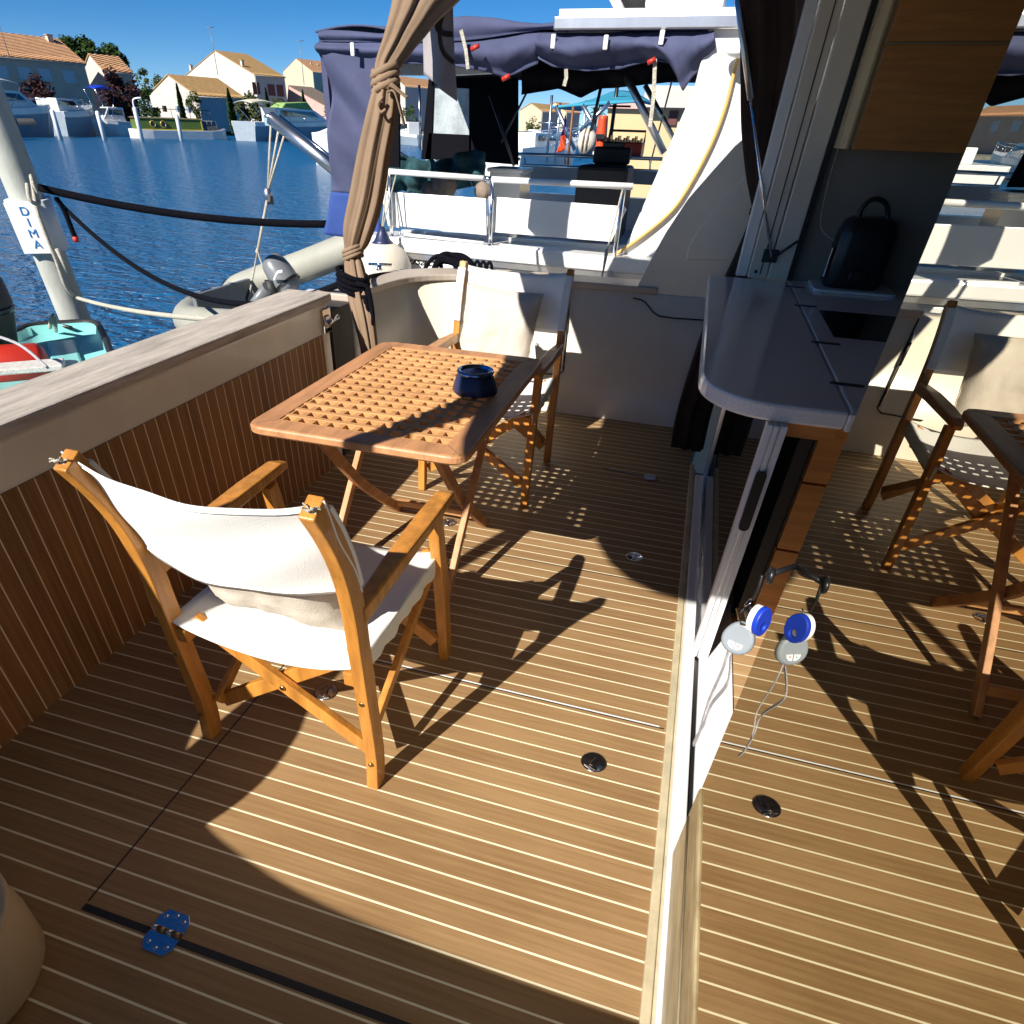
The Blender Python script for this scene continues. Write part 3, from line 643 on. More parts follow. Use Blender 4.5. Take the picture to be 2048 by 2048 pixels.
fc = PX(1524, 1243, 0, .018); fnn = V((.75, -.62, .15)).normalized(); f1 = V((0, 0, 1)).cross(fnn).normalized(); f2 = fnn.cross(f1)
def disc(c, rad, hole, th, hx=0):
    ro = [(rad * math.cos(a_), rad * 1.25 * math.sin(a_)) for a_ in [q * 2 * math.pi / 32 for q in range(32)]]
    ri = [(hole * math.cos(a_), -rad * .45 + hole * math.sin(a_)) for a_ in [q * 2 * math.pi / 32 for q in range(32)]]
    R4 = [[c + f1 * x + f2 * y + fnn * q for x, y in rr_] for rr_, q in ((ro, -th), (ro, th), (ri, th), (ri, -th), (ro, -th))]
    return MB().loft(R4, cap=False, smooth=False)
P(disc(fc, .0216, .007, .0045), 'foam_float', M_float, t, bevel=.002)
P(disc(fc - fnn * .0105, .021, .007, .005), 'white_float', M_wpaint, t, bevel=.002)
top = KP(1508, 1195)
for k, (u, v) in enumerate(((1497, 1205), (1488, 1218), (1480, 1232), (1503, 1222))):
    c_ = KP(u, v); P(MB().tube([c_ + V((.0, .007 * math.cos(a_), .007 * math.sin(a_))) + V((.004 * math.sin(a_ + k), 0, 0)) for a_ in [q * 2 * math.pi / 12 for q in range(13)]], .0012, 6), 'split_ring', M_chrome, t)

P(MB().sweep([KP(1478, 1218), KP(1487, 1250)], fn, .012, .003), 'key', M_brass, t)
P(MB().tube(smooth_path([KP(1525, 1150), KP(1516, 1180), KP(1506, 1200)]), .003, 8), 'key_fob_cord', M_black, t)
hk = V((.0455, KP(1530, 1145).y + .02, KP(1530, 1145).z + .01))
P(MB().lathe([(.001, 0), (.013, .001), (.015, .005), (.013, .009), (.001, .010)], KP(1534, 1150), 20, 'x'), 'door_knob', M_black, t)
P(MB().tube([KP(1534, 1150), hk], .005, 10), 'lock_stem', M_black, t)
ln = [KP(u, v) for u, v in ((1462, 1300), (1448, 1340), (1420, 1400), (1410, 1440), (1398, 1475), (1388, 1490), (1396, 1478), (1412, 1445), (1425, 1408), (1455, 1375), (1462, 1350), (1463, 1312))]
for k, q_ in enumerate(ln): q_.x = kx - .004 + .0012 * (k % 3)
P(MB().sweep(smooth_path(ln, 5), (1, .3, 0), .0022, .0075), 'lanyard', M_lan, t)
# ================================================================ CURTAINS AND ROPES
def bundle(path, ws, folds, depthr, seed=0, n=40):
    rnd = random.Random(seed); P_ = smooth_path([V(p) for p in path], 5); m_ = MB(); ph = [rnd.uniform(0, 6.28) for _ in range(4)]
    Ws = [x.x for x in smooth_path([V((w_, 0, 0)) for w_ in ws], 5)]; rings = []
    for i, p in enumerate(P_):
        tn = (P_[min(i + 1, len(P_) - 1)] - P_[max(i - 1, 0)]).normalized(); a = tn.cross(V((CF.x, CF.y, 0)).normalized()).normalized(); b_ = tn.cross(a).normalized(); w_ = Ws[i]; rg = []
        for k in range(n):
            th = 2 * math.pi * k / n; f = 1 + .20 * math.sin(folds * th + ph[0] + .03 * i) + .10 * math.sin((folds * 2 + 1) * th + ph[1] - .05 * i)
            rg.append(p + (a * math.cos(th) * w_ + b_ * math.sin(th) * w_ * depthr) * f)
        rings.append(rg)
    return m_.loft(rings)
cu = [(890, -90, 3.02, 58), (842, -15, 2.86, 45), (815, 44, 2.72, 33), (793, 88, 2.56, 25), (772, 132, 2.42, 20), (771, 165, 2.38, 20), (765, 220, 2.36, 25), (748, 308, 2.35, 27), (733, 396, 2.35, 28), (714, 470, 2.35, 24), (706, 506, 2.35, 14), (708, 535, 2.33, 17), (718, 590, 2.27, 20), (728, 640, 2.22, 18), (738, 700, 2.20, 15), (745, 760, 2.2, 14)]
pth, wds = [], []
for u, v, y, hw_ in cu:
    p = PX(u, v, 1, y); pth.append(p); wds.append(hw_ / FPX * depth(p))
t = empty('light_curtain', pth[-1], 'brown cloth curtain gathered and tied round the stern pole', 'curtain')
P(bundle(pth, wds, 7, .7, 3, 56), 'gathered_cloth', M_brown, t)
def wrap(c, r, dz, n_=3, slope=.3):
    out_ = []
    for q in range(n_ * 14 + 1):
        a_ = q * 2 * math.pi / 14; out_.append(c + V((r * math.cos(a_), r * .8 * math.sin(a_), dz * (q / (n_ * 14) - .5) + slope * r * math.cos(a_))))
    return out_
P(MB().tube(wrap(pth[5] + V((0, 0, .005)), wds[5] * 1.25, .075, 3), .014, 8).tube(wrap(pth[5] + V((0, 0, .0)), wds[5] * 1.2, .05, 2, -.4), .012, 8), 'cloth_tie', M_brown, t)
P(MB().sweep(smooth_path([pth[5] + V((.03, -.04, -.03)), pth[5] + V((.055, -.07, -.01)), pth[5] + V((.10, -.07, -.035)), pth[5] + V((.125, -.07, -.05))]), (0, 1, .3), .02, .006).sweep(smooth_path([pth[5] + V((.03, -.05, -.03)), pth[5] + V((.07, -.07, -.03)), pth[5] + V((.09, -.06, -.09)), pth[5] + V((.10, -.05, -.14))]), (0, 1, .3), .018, .006).tube(smooth_path([pth[5] + V((.015, -.07, -.05)), pth[5] + V((-.005, -.08, -.075)), pth[5] + V((.008, -.085, -.10)), pth[5] + V((.03, -.08, -.09))]), .006, 7), 'tie_end', M_brown, t)
P(MB().tube(wrap(pth[10], wds[10] * 1.35, .05, 3, .35), .010, 8), 'lower_tie', M_brown, t)
pole_b = V((-1.875, 2.36, .78))
one(MB().tube([pole_b, PX(735, 250, 1, 2.45), PX(790, 90, 1, 2.75), PX(840, -30, 1, 3.0)], .011, 12), 'steel_pole', M_steel, 'slim steel pole behind the brown tied curtain', 'pole')
# black mooring rope wraps
rcn = PX(712, 575, 1, 2.30)
t = empty('black_rope_coil', rcn, 'thick black mooring rope wound round the curtain at the stern corner', 'rope')
Rm_ = MB()
rt = random.Random(5)
for k in range(4):
    z_ = -.012 + k * .024; Rm_.tube([rcn + V((-.012 + .075 * math.cos(a_) , .07 * math.sin(a_), z_ - .30 * .075 * math.cos(a_) + rt.uniform(-.002, .002))) for a_ in [q * 2 * math.pi / 26 for q in range(27)]], .0115, 9)
P(Rm_, 'wraps', M_rope, t)
Rm_ = MB()
for k in range(4):
    o_ = V((.06 + k * .012, -.05 - .012 * k, 0)); Rm_.tube(smooth_path([rcn + o_ + V((-.04, 0, .03)), rcn + o_ + V((.01, 0, .02)), rcn + o_ + V((.028, 0, -.06 - .01 * k)), rcn + o_ + V((.02, 0, -.125 - .008 * k)), rcn + o_ + V((.002, .01, -.10)), rcn + o_ + V((-.01, .01, -.02))], 5), .0105, 9)
P(Rm_, 'hanging_loop', M_rope, t)
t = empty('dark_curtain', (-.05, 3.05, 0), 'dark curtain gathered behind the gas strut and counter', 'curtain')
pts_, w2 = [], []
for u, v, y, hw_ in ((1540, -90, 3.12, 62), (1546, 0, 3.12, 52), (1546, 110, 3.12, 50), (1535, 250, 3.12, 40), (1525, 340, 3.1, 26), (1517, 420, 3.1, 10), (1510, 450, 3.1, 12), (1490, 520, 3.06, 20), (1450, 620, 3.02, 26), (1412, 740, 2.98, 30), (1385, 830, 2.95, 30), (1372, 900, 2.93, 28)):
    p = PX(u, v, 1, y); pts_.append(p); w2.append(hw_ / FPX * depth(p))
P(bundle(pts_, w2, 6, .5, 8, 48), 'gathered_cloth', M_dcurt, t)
P(MB().tube(wrap(pts_[5], w2[5] * 1.3, .03, 2, .2), .010, 8), 'tie_band', mat('plum_tie', (.10, .04, .05), .8), t)
t = empty('near_curtain', (-1.8, -1.15, .8), 'brown curtain tied at the near stern corner, casting the scalloped shadow', 'curtain')
P(bundle([(-1.46, -.30, 2.0), (-1.55, -.50, 1.93), (-1.71, -.80, 1.85), (-1.76, -.88, 1.62), (-1.78, -1.0, 1.35), (-1.75, -1.12, 1.08), (-1.69, -1.20, .93), (-1.69, -1.22, .80), (-1.70, -1.2, .5)], [.10, .07, .045, .032, .05, .085, .115, .11, .08], 7, .8, 4, 40), 'gathered_cloth', M_brown, t)
# hanging grey flag cloth
fl = [PX(u, v, 1, 3.05) for u, v in ((842, -60), (905, -60), (912, 185), (843, 150))]
t = empty('hanging_flag', fl[0], 'grey cloth flag with dark swirl hanging beside the curtain', 'flag')
def flf(u, v):
    a_ = fl[0].lerp(fl[1], u); b_ = fl[3].lerp(fl[2], u); p = a_.lerp(b_, v); return p + V((.0, .035 * math.sin(u * 5 + v * 2) * v, -.05 * v * (u - .3) * (1 if u > .5 else .2)))
P(MB().grid(flf, 14, 22), 'cloth', M_grey, t, solid=.002)
sw_ = MB(); swp = [(.75, .30), (.62, .42), (.60, .56), (.72, .66), (.98, .69)]
sw_.sweep([V(flf(a_, b_)) + V((0, -.006, 0)) for a_, b_ in [(p.x, p.y) for p in smooth_path([V((x, y, 0)) for x, y in swp], 5)]], (0, 1, 0), .003, .018)
sw_.sweep([V(flf(a_, b_)) + V((0, -.006, 0)) for a_, b_ in [(p.x, p.y) for p in smooth_path([V((x, y, 0)) for x, y in ((.62, .22), (.52, .35), (.5, .48), (.7, .50), (.98, .47))], 5)]], (0, 1, 0), .003, .02)
P(sw_, 'dark_swirl', M_dcurt, t)
# ================================================================ NEIGHBOURING BOAT
YN = 4.0
def PY(u, v, y=YN): return PX(u, v, 1, y)
nb = empty('neighbour_motorboat', (.5, 5.5, -.6), 'white motorboat moored alongside with navy canvas canopy over its stern deck', 'motorboat')
hp = [(-2.42, -.7), (-2.52, .2), (-2.55, .80), (-2.3, .835), (7, .70), (7, -.7)]
P(MB().prism([(-2.42, -.7), (-2.55, .70), (6.5, .60), (6.5, -.7)], 1, YN, 7.2), 'hull', M_nwhite, nb, bevel=.02)
P(MB().prism([(-2.60, .745), (-2.60, .835), (6.5, .72), (6.5, .63)], 1, YN - .035, YN + .30), 'gunwale', M_gelw, nb, bevel=.012)
P(MB().prism([(-2.57, .705), (-2.57, .743), (6.5, .628), (6.5, .59)], 1, YN - .018, YN + .1), 'rubbing_strake', M_alu, nb)
P(MB().box(-2.4, 2, 4.3, 4.36, -.1, .84), 'coaming', M_gelw, nb)
P(MB().box(-2.4, 2, 4.3, 7.0, -.1, -.05), 'cockpit_sole', M_bcan, nb)
P(MB().box(-2.45, 1.6, 6.9, 7.05, .3, .95), 'far_coaming', M_gelw, nb)
rail = [PY(*q) for q in ((770, 343), (970, 358))]
P(MB().tube([PY(752, 341), PY(968, 357)], .017, 12), 'hand_rail', M_wpaint, nb); P(MB().tube([PY(984, 359), PY(1266, 373)], .018, 12), 'hand_rail', M_wpaint, nb)
P(MB().tube([PY(966, 357), PY(986, 359)], .014, 12), 'rail_joint', M_steel, nb)
for ua, va, ub, vb in ((778, 346, 788, 478), (985, 362, 987, 492), (1248, 378, 1243, 540)):
    a, b2 = PY(ua, va), PY(ub, vb); P(MB().tube([a, V((a.x, YN, b2.z))], .014, 10), 'stanchion', M_steel, nb)
    P(MB().lathe([(.001, 0), (.035, 0), (.03, .01), (.018, .03), (.001, .032)], V((a.x, YN, b2.z - .012)), 14), 'stanchion_foot', M_steel, nb)
for pp in (((760, 381), (791, 385), (798, 456), (776, 452)), ((793, 385), (971, 397), (973, 471), (800, 453)), ((977, 393), (1248, 413), (1252, 420), (1222, 484), (979, 464))):
    P(MB().prism([(PY(u, v, 4.03).x, PY(u, v, 4.03).z) for u, v in pp], 1, 4.03, 4.055), 'board_panel', M_gelw, nb, bevel=.004)
P(MB().tube([PY(800, 468), PY(968, 486)], .010, 10), 'lower_rail', M_wpaint, nb); P(MB().tube([PY(1000, 490), PY(1170, 511)], .010, 10), 'lower_rail', M_wpaint, nb)
for u, v in ((978, 521), (994, 522), (1107, 535)): P(MB().lathe([(.001, 0), (.012, 0), (.009, -.012), (.001, -.014)], PY(u, v, YN - .001), 10, 'y'), 'hull_fitting', M_steel, nb)
# superstructure wing and flybridge
wv = [(1408, 95), (1388, 176), (1247, 502), (1235, 560), (1700, 560), (2400, 300), (2400, 28), (1420, 40)]
P(MB().prism([(PY(u, v, 4.15).x, PY(u, v, 4.15).z) for u, v in wv], 1, 4.15, 4.40), 'side_wing', M_gelw, nb, bevel=.02)
P(MB().prism([(-1.30, 1.925), (-1.30, 1.985), (6, 2.02), (6, 1.955)], 1, 4.10, 7.1), 'flybridge_edge', M_alu, nb, bevel=.008)
P(MB().prism([(-.2, 1.99), (-.3, 2.6), (6, 2.6), (6, 2.03)], 1, 4.3, 4.5), 'flybridge_side', M_gelw, nb, bevel=.02)
P(MB().prism([(-1.28, 1.99), (-1.28, 2.02), (0, 2.02), (0, 1.99)], 1, 4.15, 7.0), 'flybridge_deck', M_gelw, nb)
P(MB().tube([V((p.x, 4.12, p.z)) for p in smooth_path([PY(u, v, 4.12) for u, v in ((1492, 60), (1472, 130), (1452, 210), (1424, 285), (1385, 360), (1345, 420), (1290, 468), (1240, 503), (1215, 512))])], .011, 8), 'yellow_hose', M_yel, nb)
P(MB().lathe([(.001, -.03), (.05, -.02), (.075, .0), (.05, .02), (.001, .03)], PY(1478, 103, 4.05), 16), 'deck_light', M_wpaint, nb)
# canopy
def poly_at(pl_, t_):
    t_ = t_ * (len(pl_) - 1); i = min(int(t_), len(pl_) - 2); f = t_ - i; return pl_[i][0] + (pl_[i + 1][0] - pl_[i][0]) * f, pl_[i][1] + (pl_[i + 1][1] - pl_[i][1]) * f
def drape(name, top, bot, y, bulge, m_, nu=60, nv=14, seed=1, wr=.018, ytop=0, par=nb):
    rn = random.Random(seed); k1_, k2_ = rn.uniform(0, 6), rn.uniform(0, 6)
    def f(u, v):
        a_ = poly_at(top, u); b_ = poly_at(bot, u); q = PX(a_[0] + (b_[0] - a_[0]) * v, a_[1] + (b_[1] - a_[1]) * v, 1, y)
        nn_ = noise.noise(V((q.x * 5, q.z * 3 + seed, k1_))) + .5 * noise.noise(V((q.x * 13 + q.z * 9, q.z * 6, k2_)))
        return (q.x, y - bulge * math.sin(min(1, v * 1.15) * math.pi) - wr * nn_ * (.4 + v) - .02 * abs(math.sin(q.x * 8 + 3 * v + k1_)) * v * (wr > .01), q.z)
    return P(MB().grid(f, nu, nv), name, m_, par, solid=.004)
top1 = [(638, 64), (655, 60), (700, 62), (765, 68), (820, 56), (860, 42), (930, 32), (990, 36), (1040, 45), (1085, 48), (1132, 42), (1136, 60)]
bot0 = [(642, 82), (658, 84), (700, 84), (765, 84), (820, 84), (862, 84), (930, 82), (990, 74), (1040, 66), (1085, 60), (1132, 58), (1138, 72)]
drape('canopy_roof_edge', top1, bot0, 4.18, .02, M_blue, seed=2, wr=.008)
top2 = [(640, 84), (700, 85), (765, 85), (862, 86), (930, 84), (990, 76), (1040, 68), (1080, 63)]
bot2 = [(640, 112), (700, 120), (765, 124), (862, 130), (915, 133), (978, 145), (1010, 156), (1078, 128)]
drape('canopy_valance', top2, bot2, 4.20, .07, M_blue, seed=5, wr=.03)
top3 = [(1077, 66), (1110, 66), (1200, 66), (1300, 62), (1380, 58), (1428, 58)]
bot3 = [(1078, 118), (1106, 134), (1172, 143), (1238, 138), (1304, 120), (1345, 128), (1366, 184), (1384, 156), (1405, 134), (1431, 106)]
drape('rolled_side_canvas', top3, bot3, 4.19, .09, M_blue, seed=9, wr=.05, nu=80, nv=18)
P(MB().grid(lambda u, v: (-2.92 + 1.68 * u, 4.2 + 2.9 * v, 1.93 + .07 * math.sin(v * math.pi) + .03 * math.sin(u * 9)), 20, 14), 'canopy_roof', M_blue, nb, solid=.01)
P(MB().box(-2.85, .4, 4.32, 6.95, 1.84, 1.87), 'canopy_lining', M_bcan, nb)
drape('rolled_inner_canvas', [(1050, 100), (1240, 110), (1400, 90)], [(1045, 190), (1120, 178), (1160, 196), (1200, 178), (1260, 172), (1340, 165), (1400, 140)], 4.6, .05, M_bcan, seed=14, wr=.06, nu=50)
sc_l = [(641, 86), (652, 160), (662, 240), (663, 320), (660, 385)]; sc_r = [(768, 86), (768, 160), (766, 240), (765, 320), (764, 392)]
def scf(l_, r_, y, amp):
    def f(u, v):
        a_ = poly_at(l_, v); b_ = poly_at(r_, v); q = PX(a_[0] + (b_[0] - a_[0]) * u, a_[1] + (b_[1] - a_[1]) * u, 1, y)
        return (q.x, y + amp * noise.noise(V((q.x * 4 + q.z * 3, q.z * 2.5, 1))) + .015 * math.sin(q.x * 11 + q.z * 8), q.z)
    return f
P(MB().grid(scf(sc_l, sc_r, 4.16, .09), 24, 40), 'side_curtain', M_blue, nb, solid=.003)
P(MB().grid(scf([(660, 384), (656, 430), (650, 468)], [(764, 391), (762, 440), (760, 487)], 4.155, .04), 16, 12), 'curtain_skirt', M_blued, nb, solid=.003)
P(MB().box(-2.9, -2.86, 4.2, 4.26, .80, 1.93), 'stern_curtain_edge', M_blue, nb)
P(MB().prism([(PY(u, v, 4.18).x, PY(u, v, 4.18).z) for u, v in ((783, 165), (796, 165), (797, 335), (770, 335))], 1, 4.19, 4.22), 'zip_panel', M_bcan, nb)
# far corner canvas with clear window
def quad(name, pts4, y, m_, th=.02, par=nb, **k): return P(MB().prism([(PX(u, v, 1, y).x, PX(u, v, 1, y).z) for u, v in pts4], 1, y, y + th), name, m_, par, **k)
quad('canvas_corner_panel', ((938, 140), (1036, 140), (1036, 330), (938, 322)), 6.7, M_bcan)
quad('window_surround', ((858, 150), (868, 150), (862, 320), (842, 318)), 6.7, M_bcan); quad('window_surround', ((858, 266), (942, 270), (942, 322), (850, 318)), 6.7, M_bcan); quad('window_surround', ((862, 140), (942, 140), (942, 178), (864, 172)), 6.7, M_bcan)
quad('clear_vinyl_window', ((868, 172), (938, 178), (938, 270), (860, 266)), 6.72, M_clear, .006)
quad('rolled_tube_bolster', ((790, 127), (905, 132), (985, 146), (905, 150), (792, 150)), 4.8, M_sleeve, .08)
def bar(u1, v1, y1, u2, v2, y2, r, name, m_, par=nb): return P(MB().tube([PX(u1, v1, 1, y1), PX(u2, v2, 1, y2)], r, 10), name, m_, par)
bar(1247, 140, 4.6, 1328, 306, 4.6, .024, 'canopy_pole', M_alu); bar(1205, 160, 5.2, 1182, 262, 5.2, .012, 'canopy_pole', M_black)
bar(1076, 140, 5.5, 1003, 285, 5.5, .008, 'canopy_stay', M_black); bar(980, 190, 5.5, 1028, 332, 5.5, .012, 'canopy_stay', M_black)
bar(1290, 170, 5.2, 1365, 310, 5.2, .018, 'canopy_pole', M_alu); bar(1352, 130, 4.8, 1300, 330, 4.8, .006, 'canopy_stay', M_ropew)
bar(838, 170, 6.0, 842, 300, 6.0, .012, 'stern_post', M_steel); bar(852, 318, 6.9, 1040, 352 - 34, 6.9, .014, 'far_rail', M_wpaint)
bar(838, 290, 7.0, 975, 306, 7.0, .016, 'far_rail', M_alu); bar(975, 306, 7.0, 1325, 318, 7.0, .016, 'far_rail', M_alu)
for u in (1050, 1130, 1215, 1300): bar(u, 309 + (u - 975) * .03, 7.0, u, 350, 7.0, .008, 'rail_post', M_steel)
# straps and buckles
for (u1, v1, u2, v2) in ((922, 60, 936, 138), (1310, 118, 1300, 254), (1132, 138, 1128, 172)):
    a, b2 = PY(u1, v1, 4.08), PY(u2, v2, 4.08); P(MB().sweep([a, a.lerp(b2, .5) + V((.008, 0, 0)), b2], (1, 0, 0), .022, .003), 'webbing_strap', M_ropew, nb)
for (u, v) in ((706, 98), (1107, 82), (1212, 84), (1324, 74)): P(MB().box(PY(u, v, 4.1).x - .014, PY(u, v, 4.1).x + .014, 4.085, 4.10, PY(u, v, 4.1).z - .035, PY(u, v, 4.1).z + .03), 'buckle', M_wpaint, nb, bevel=.006)
for (u, v) in ((950, 95), (1012, 155), (1303, 122)): P(MB().tube([PY(u - 8, v + 4, 4.06), PY(u + 8, v - 4, 4.06)], .012, 8), 'red_clip', M_red, nb)
# hull lettering
def text(s_, size, mtx, m_, name, par, ext=.001, vert=False):
    cu_ = bpy.data.curves.new(name, 'FONT'); cu_.body = s_; cu_.size = size; cu_.extrude = ext; cu_.align_x = 'CENTER'; cu_.align_y = 'CENTER'
    if vert: cu_.space_line = vert
    if name == 'name_script': cu_.shear = .5
    ob_ = bpy.data.objects.new('tmp', cu_); col.objects.link(ob_); bpy.context.view_layer.update()
    me = bpy.data.meshes.new_from_object(ob_); bpy.data.objects.remove(ob_); me.name = name; me.materials.clear(); me.materials.append(m_)
    me.transform(mtx); o_ = bpy.data.objects.new(name, me); col.objects.link(o_)
    W_ = Matrix.Identity(4); q = par
    while q is not None: W_ = q.matrix_basis @ W_; q = q.parent
    me.transform(W_.inverted()); o_.parent = par; return o_
p = PY(838, 522, YN - .004)
text('ousach', .085, Matrix.Translation(p) @ Matrix.Rotation(R(90), 4, 'X') @ Matrix.Scale(1.25, 4, (1, 0, 0)), M_black, 'name_script', nb)
# --- things on the neighbour deck
t = empty('towels', PY(860, 380, 5.3), 'dark teal striped towels draped over the seat on the neighbouring boat', 'towels')
P(MB().grid(lambda u, v: (lambda q: (q.x, 5.3 - .05 * math.sin(v * 3) + .05 * math.sin(u * 31 + v) + .06 * noise.noise(V((u * 9, v * 4, 2))), q.z + .025 * math.sin(u * 9) + .02 * noise.noise(V((u * 14, 1, 2)))))(PX(762 + 210 * u, 322 - 14 * u + 70 * v, 1, 5.3)), 60, 16), 'towel', M_towel, t, solid=.02)
t = empty('taupe_cushions', PY(885, 370, 5.0), 'crumpled taupe cushions behind the white boards of the neighbouring boat', 'cushions')
for u, v, r_ in ((885, 372, .11), (858, 380, .07), (965, 382, .07)):
    c_ = PX(u, v, 1, 5.0); P(MB().grid(lambda a_, b_, c_=c_, r_=r_: c_ + V((r_ * math.cos(a_ * 6.283) * math.sin(b_ * 3.1416) * (1 + .15 * math.sin(a_ * 19)), r_ * .6 * math.sin(a_ * 6.283) * math.sin(b_ * 3.1416), r_ * .9 * math.cos(b_ * 3.1416))), 20, 12), 'cushion', M_taupe, t)
t = empty('deck_locker', PY(1012, 380, 5.6), 'white deck locker standing on the neighbouring boat', 'locker')
c_ = PX(1010, 345, 1, 5.6); P(MB().box(c_.x - .14, c_.x + .14, 5.6, 6.0, .5, c_.z), 'locker_box', M_gelw, t, bevel=.01); P(MB().box(c_.x - .16, c_.x + .16, 5.58, 6.02, c_.z, c_.z + .03), 'locker_lid', M_gelw, t, bevel=.008)
t = empty('helm_seat', PY(1200, 380, 5.4), 'black covered seat box beside the white wing of the neighbouring boat', 'seat')
a, b2 = PX(1155, 330, 1, 5.4), PX(1248, 400, 1, 5.4); P(MB().box(a.x, b2.x, 5.4, 5.9, b2.z - .3, a.z), 'seat_cover', M_rub, t, bevel=.03); P(MB().box(a.x + .05, b2.x - .05, 5.85, 5.92, a.z, a.z + .12), 'seat_back', M_rub, t, bevel=.02)
t = empty('side_screen', PY(1100, 360, 6.2), 'grey blue cloth screen along the far rail of the neighbouring boat', 'screen')
a, b2 = PX(1045, 330, 1, 6.8), PX(1340, 372, 1, 6.8); P(MB().box(a.x, b2.x, 6.8, 6.82, b2.z, a.z), 'screen_cloth', M_hullb, t)
P(MB().tube([V((a.x, 6.81, a.z)), V((b2.x, 6.81, a.z))], .012, 8), 'screen_rail', M_steel, t)
t = empty('barbecue', PY(1243, 300, 7.1), 'black and red gas barbecue on the far rail of the neighbouring boat', 'barbecue')
a, b2 = PX(1207, 283, 1, 7.1), PX(1281, 314, 1, 7.1); mx_ = (a.x + b2.x) / 2 + .02
P(MB().box(a.x, mx_, 7.08, 7.38, b2.z, a.z), 'black_side', M_black, t, bevel=.01); P(MB().box(mx_, b2.x, 7.08, 7.38, b2.z, a.z), 'red_side', M_red, t, bevel=.01)
P(MB().tube([V((mx_ - .18, 7.2, a.z)), V((mx_ - .18, 7.2, a.z + .09)), V((mx_ + .18, 7.2, a.z + .09)), V((mx_ + .18, 7.2, a.z))], .010, 8), 'lid_handle', M_black, t)
G = MB()
for k in range(14): G.box(a.x + k * (b2.x - a.x) / 14, a.x + k * (b2.x - a.x) / 14 + .010, 7.1, 7.3, a.z, a.z + .02 + .015 * ((k * 7) % 3))
P(G, 'grill_bars', M_black, t)
t = empty('quilted_seat', PY(1370, 15, 5.2), 'white quilted cushion seat up on the flybridge', 'seat')
a, b2 = PX(1302, -30, 1, 4.9), PX(1446, 30, 1, 4.9)
for k in range(3): P(MB().box(a.x, b2.x - .04 * k, 4.7, 5.3, b2.z + .11 * k, b2.z + .10 + .11 * k), 'seat_cushion', M_canvas, t, bevel=.03)
P(MB().tube([PX(1215, -30, 1, 4.9), PX(1245, 30, 1, 4.9)], .03, 10), 'white_bracket', M_wpaint, t); P(MB().lathe([(.02, 0), (.16, .01), (.17, .12), (.12, .25), (.02, .3)], PX(1272, 33, 1, 5.1), 16), 'black_cover', M_rub, t)
# ---- fenders
def fender(c, r, h, label, top):
    t = empty('fender', c, label, 'fender', 0, 'fenders hanging between the two boats')
    P(MB().lathe([(.01, -h), (r * .6, -h * .93), (r * .93, -h * .7), (r, -h * .45), (r * .98, -h * .25), (r * .80, -h * .06), (r * .42, h * .06), (.02, h * .08)], c, 28), 'body', M_fender, t)
    P(MB().lathe([(r * .43, h * .045), (r * .30, h * .10), (r * .17, h * .22), (r * .10, h * .30), (.005, h * .31)], c, 20), 'cone_end', M_navy, t)
    P(MB().tube([c + V((0, 0, h * .28)), top], .006, 7), 'hanging_line', M_ropew, t); P(MB().tube([c + V((.004, .0, h * .28)), top + V((.06, 0, 0))], .005, 7), 'hanging_line', M_ropew, t)
c_ = PX(766, 494, 1, 3.80); rF = 56 / FPX * depth(c_)
fender(c_ + V((0, 0, 0)), rF, .40, 'big dirty white round fender with dark blue cone hanging left of the chair', PX(776, 348, 1, 3.97))
c_ = PX(1198, 592, 1, 3.72)
t = empty('fender', c_, 'black eye end of a fender peeping over the boarding gate on a knotted line', 'fender', 0, 'fenders hanging between the two boats')
P(MB().lathe([(.01, -.5), (.10, -.42), (.10, -.06), (.07, 0), (.045, .04), (.04, .07), (.02, .085), (.004, .09)], c_, 20), 'body', M_navy, t)
P(MB().lathe([(.006, -.05), (.017, -.05), (.017, -.048), (.006, -.048)], c_ + V((0, 0, .055)), 14, 'y'), 'eye', M_wpaint, t)
P(MB().tube([c_ + V((0, 0, .06)), PX(1212, 510, 1, 3.85), PX(1245, 380, 1, 3.98)], .006, 7), 'hanging_line', M_ropew, t); P(MB().tube([PX(1206, 545, 1, 3.8), PX(1214, 500, 1, 3.85)], [.006, .014], 7), 'knot', M_ropew, t)
# ---- ropes and cleat on own bulwark cap
t = empty('rope_heap', PX(915, 540, 1, 3.36), 'black rope heaped over the steel rail on the side bulwark behind the far chair', 'rope')
c_ = PX(902, 541, 1, 3.36); Q_ = MB(); rn = random.Random(11)
for k in range(11):
    a0 = rn.uniform(-.03, .03); w_ = .10 + rn.uniform(-.03, .03); hh = .065 + rn.uniform(-.02, .03); yo = rn.uniform(-.05, .05)
    Q_.tube(smooth_path([c_ + V((-w_ + a0 * 2, yo, -.005)), c_ + V((-w_ * .7 + a0, yo, hh * .8)), c_ + V((a0 * 2, yo * .8, hh)), c_ + V((w_ * .8 + a0, yo, hh * .55)), c_ + V((w_ + a0, yo, -.01))], 5), .0125, 8)
P(Q_, 'coils', M_rope, t)
Q_ = MB(); c2_ = PX(966, 548, 1, 3.40)
for k in range(3): Q_.tube([c2_ + V((-.04 + k * .04 + .016 * math.cos(a_), 0, .035 + .032 * math.sin(a_))) for a_ in [q * 2 * math.pi / 14 for q in range(15)]], .010, 8)
P(Q_, 'knot_loops', M_rope, t)
t = empty('mooring_rail', PX(880, 545, 1, 3.38), 'polished steel mooring bar and cleat on the curved side bulwark', 'cleat')
P(MB().tube([PX(800, 541, 1, 3.3), PX(990, 541, 1, 3.42)], .008, 8), 'bar', M_steel, t)
cl = PX(760, 553, 1, 3.0); cl.z = .78
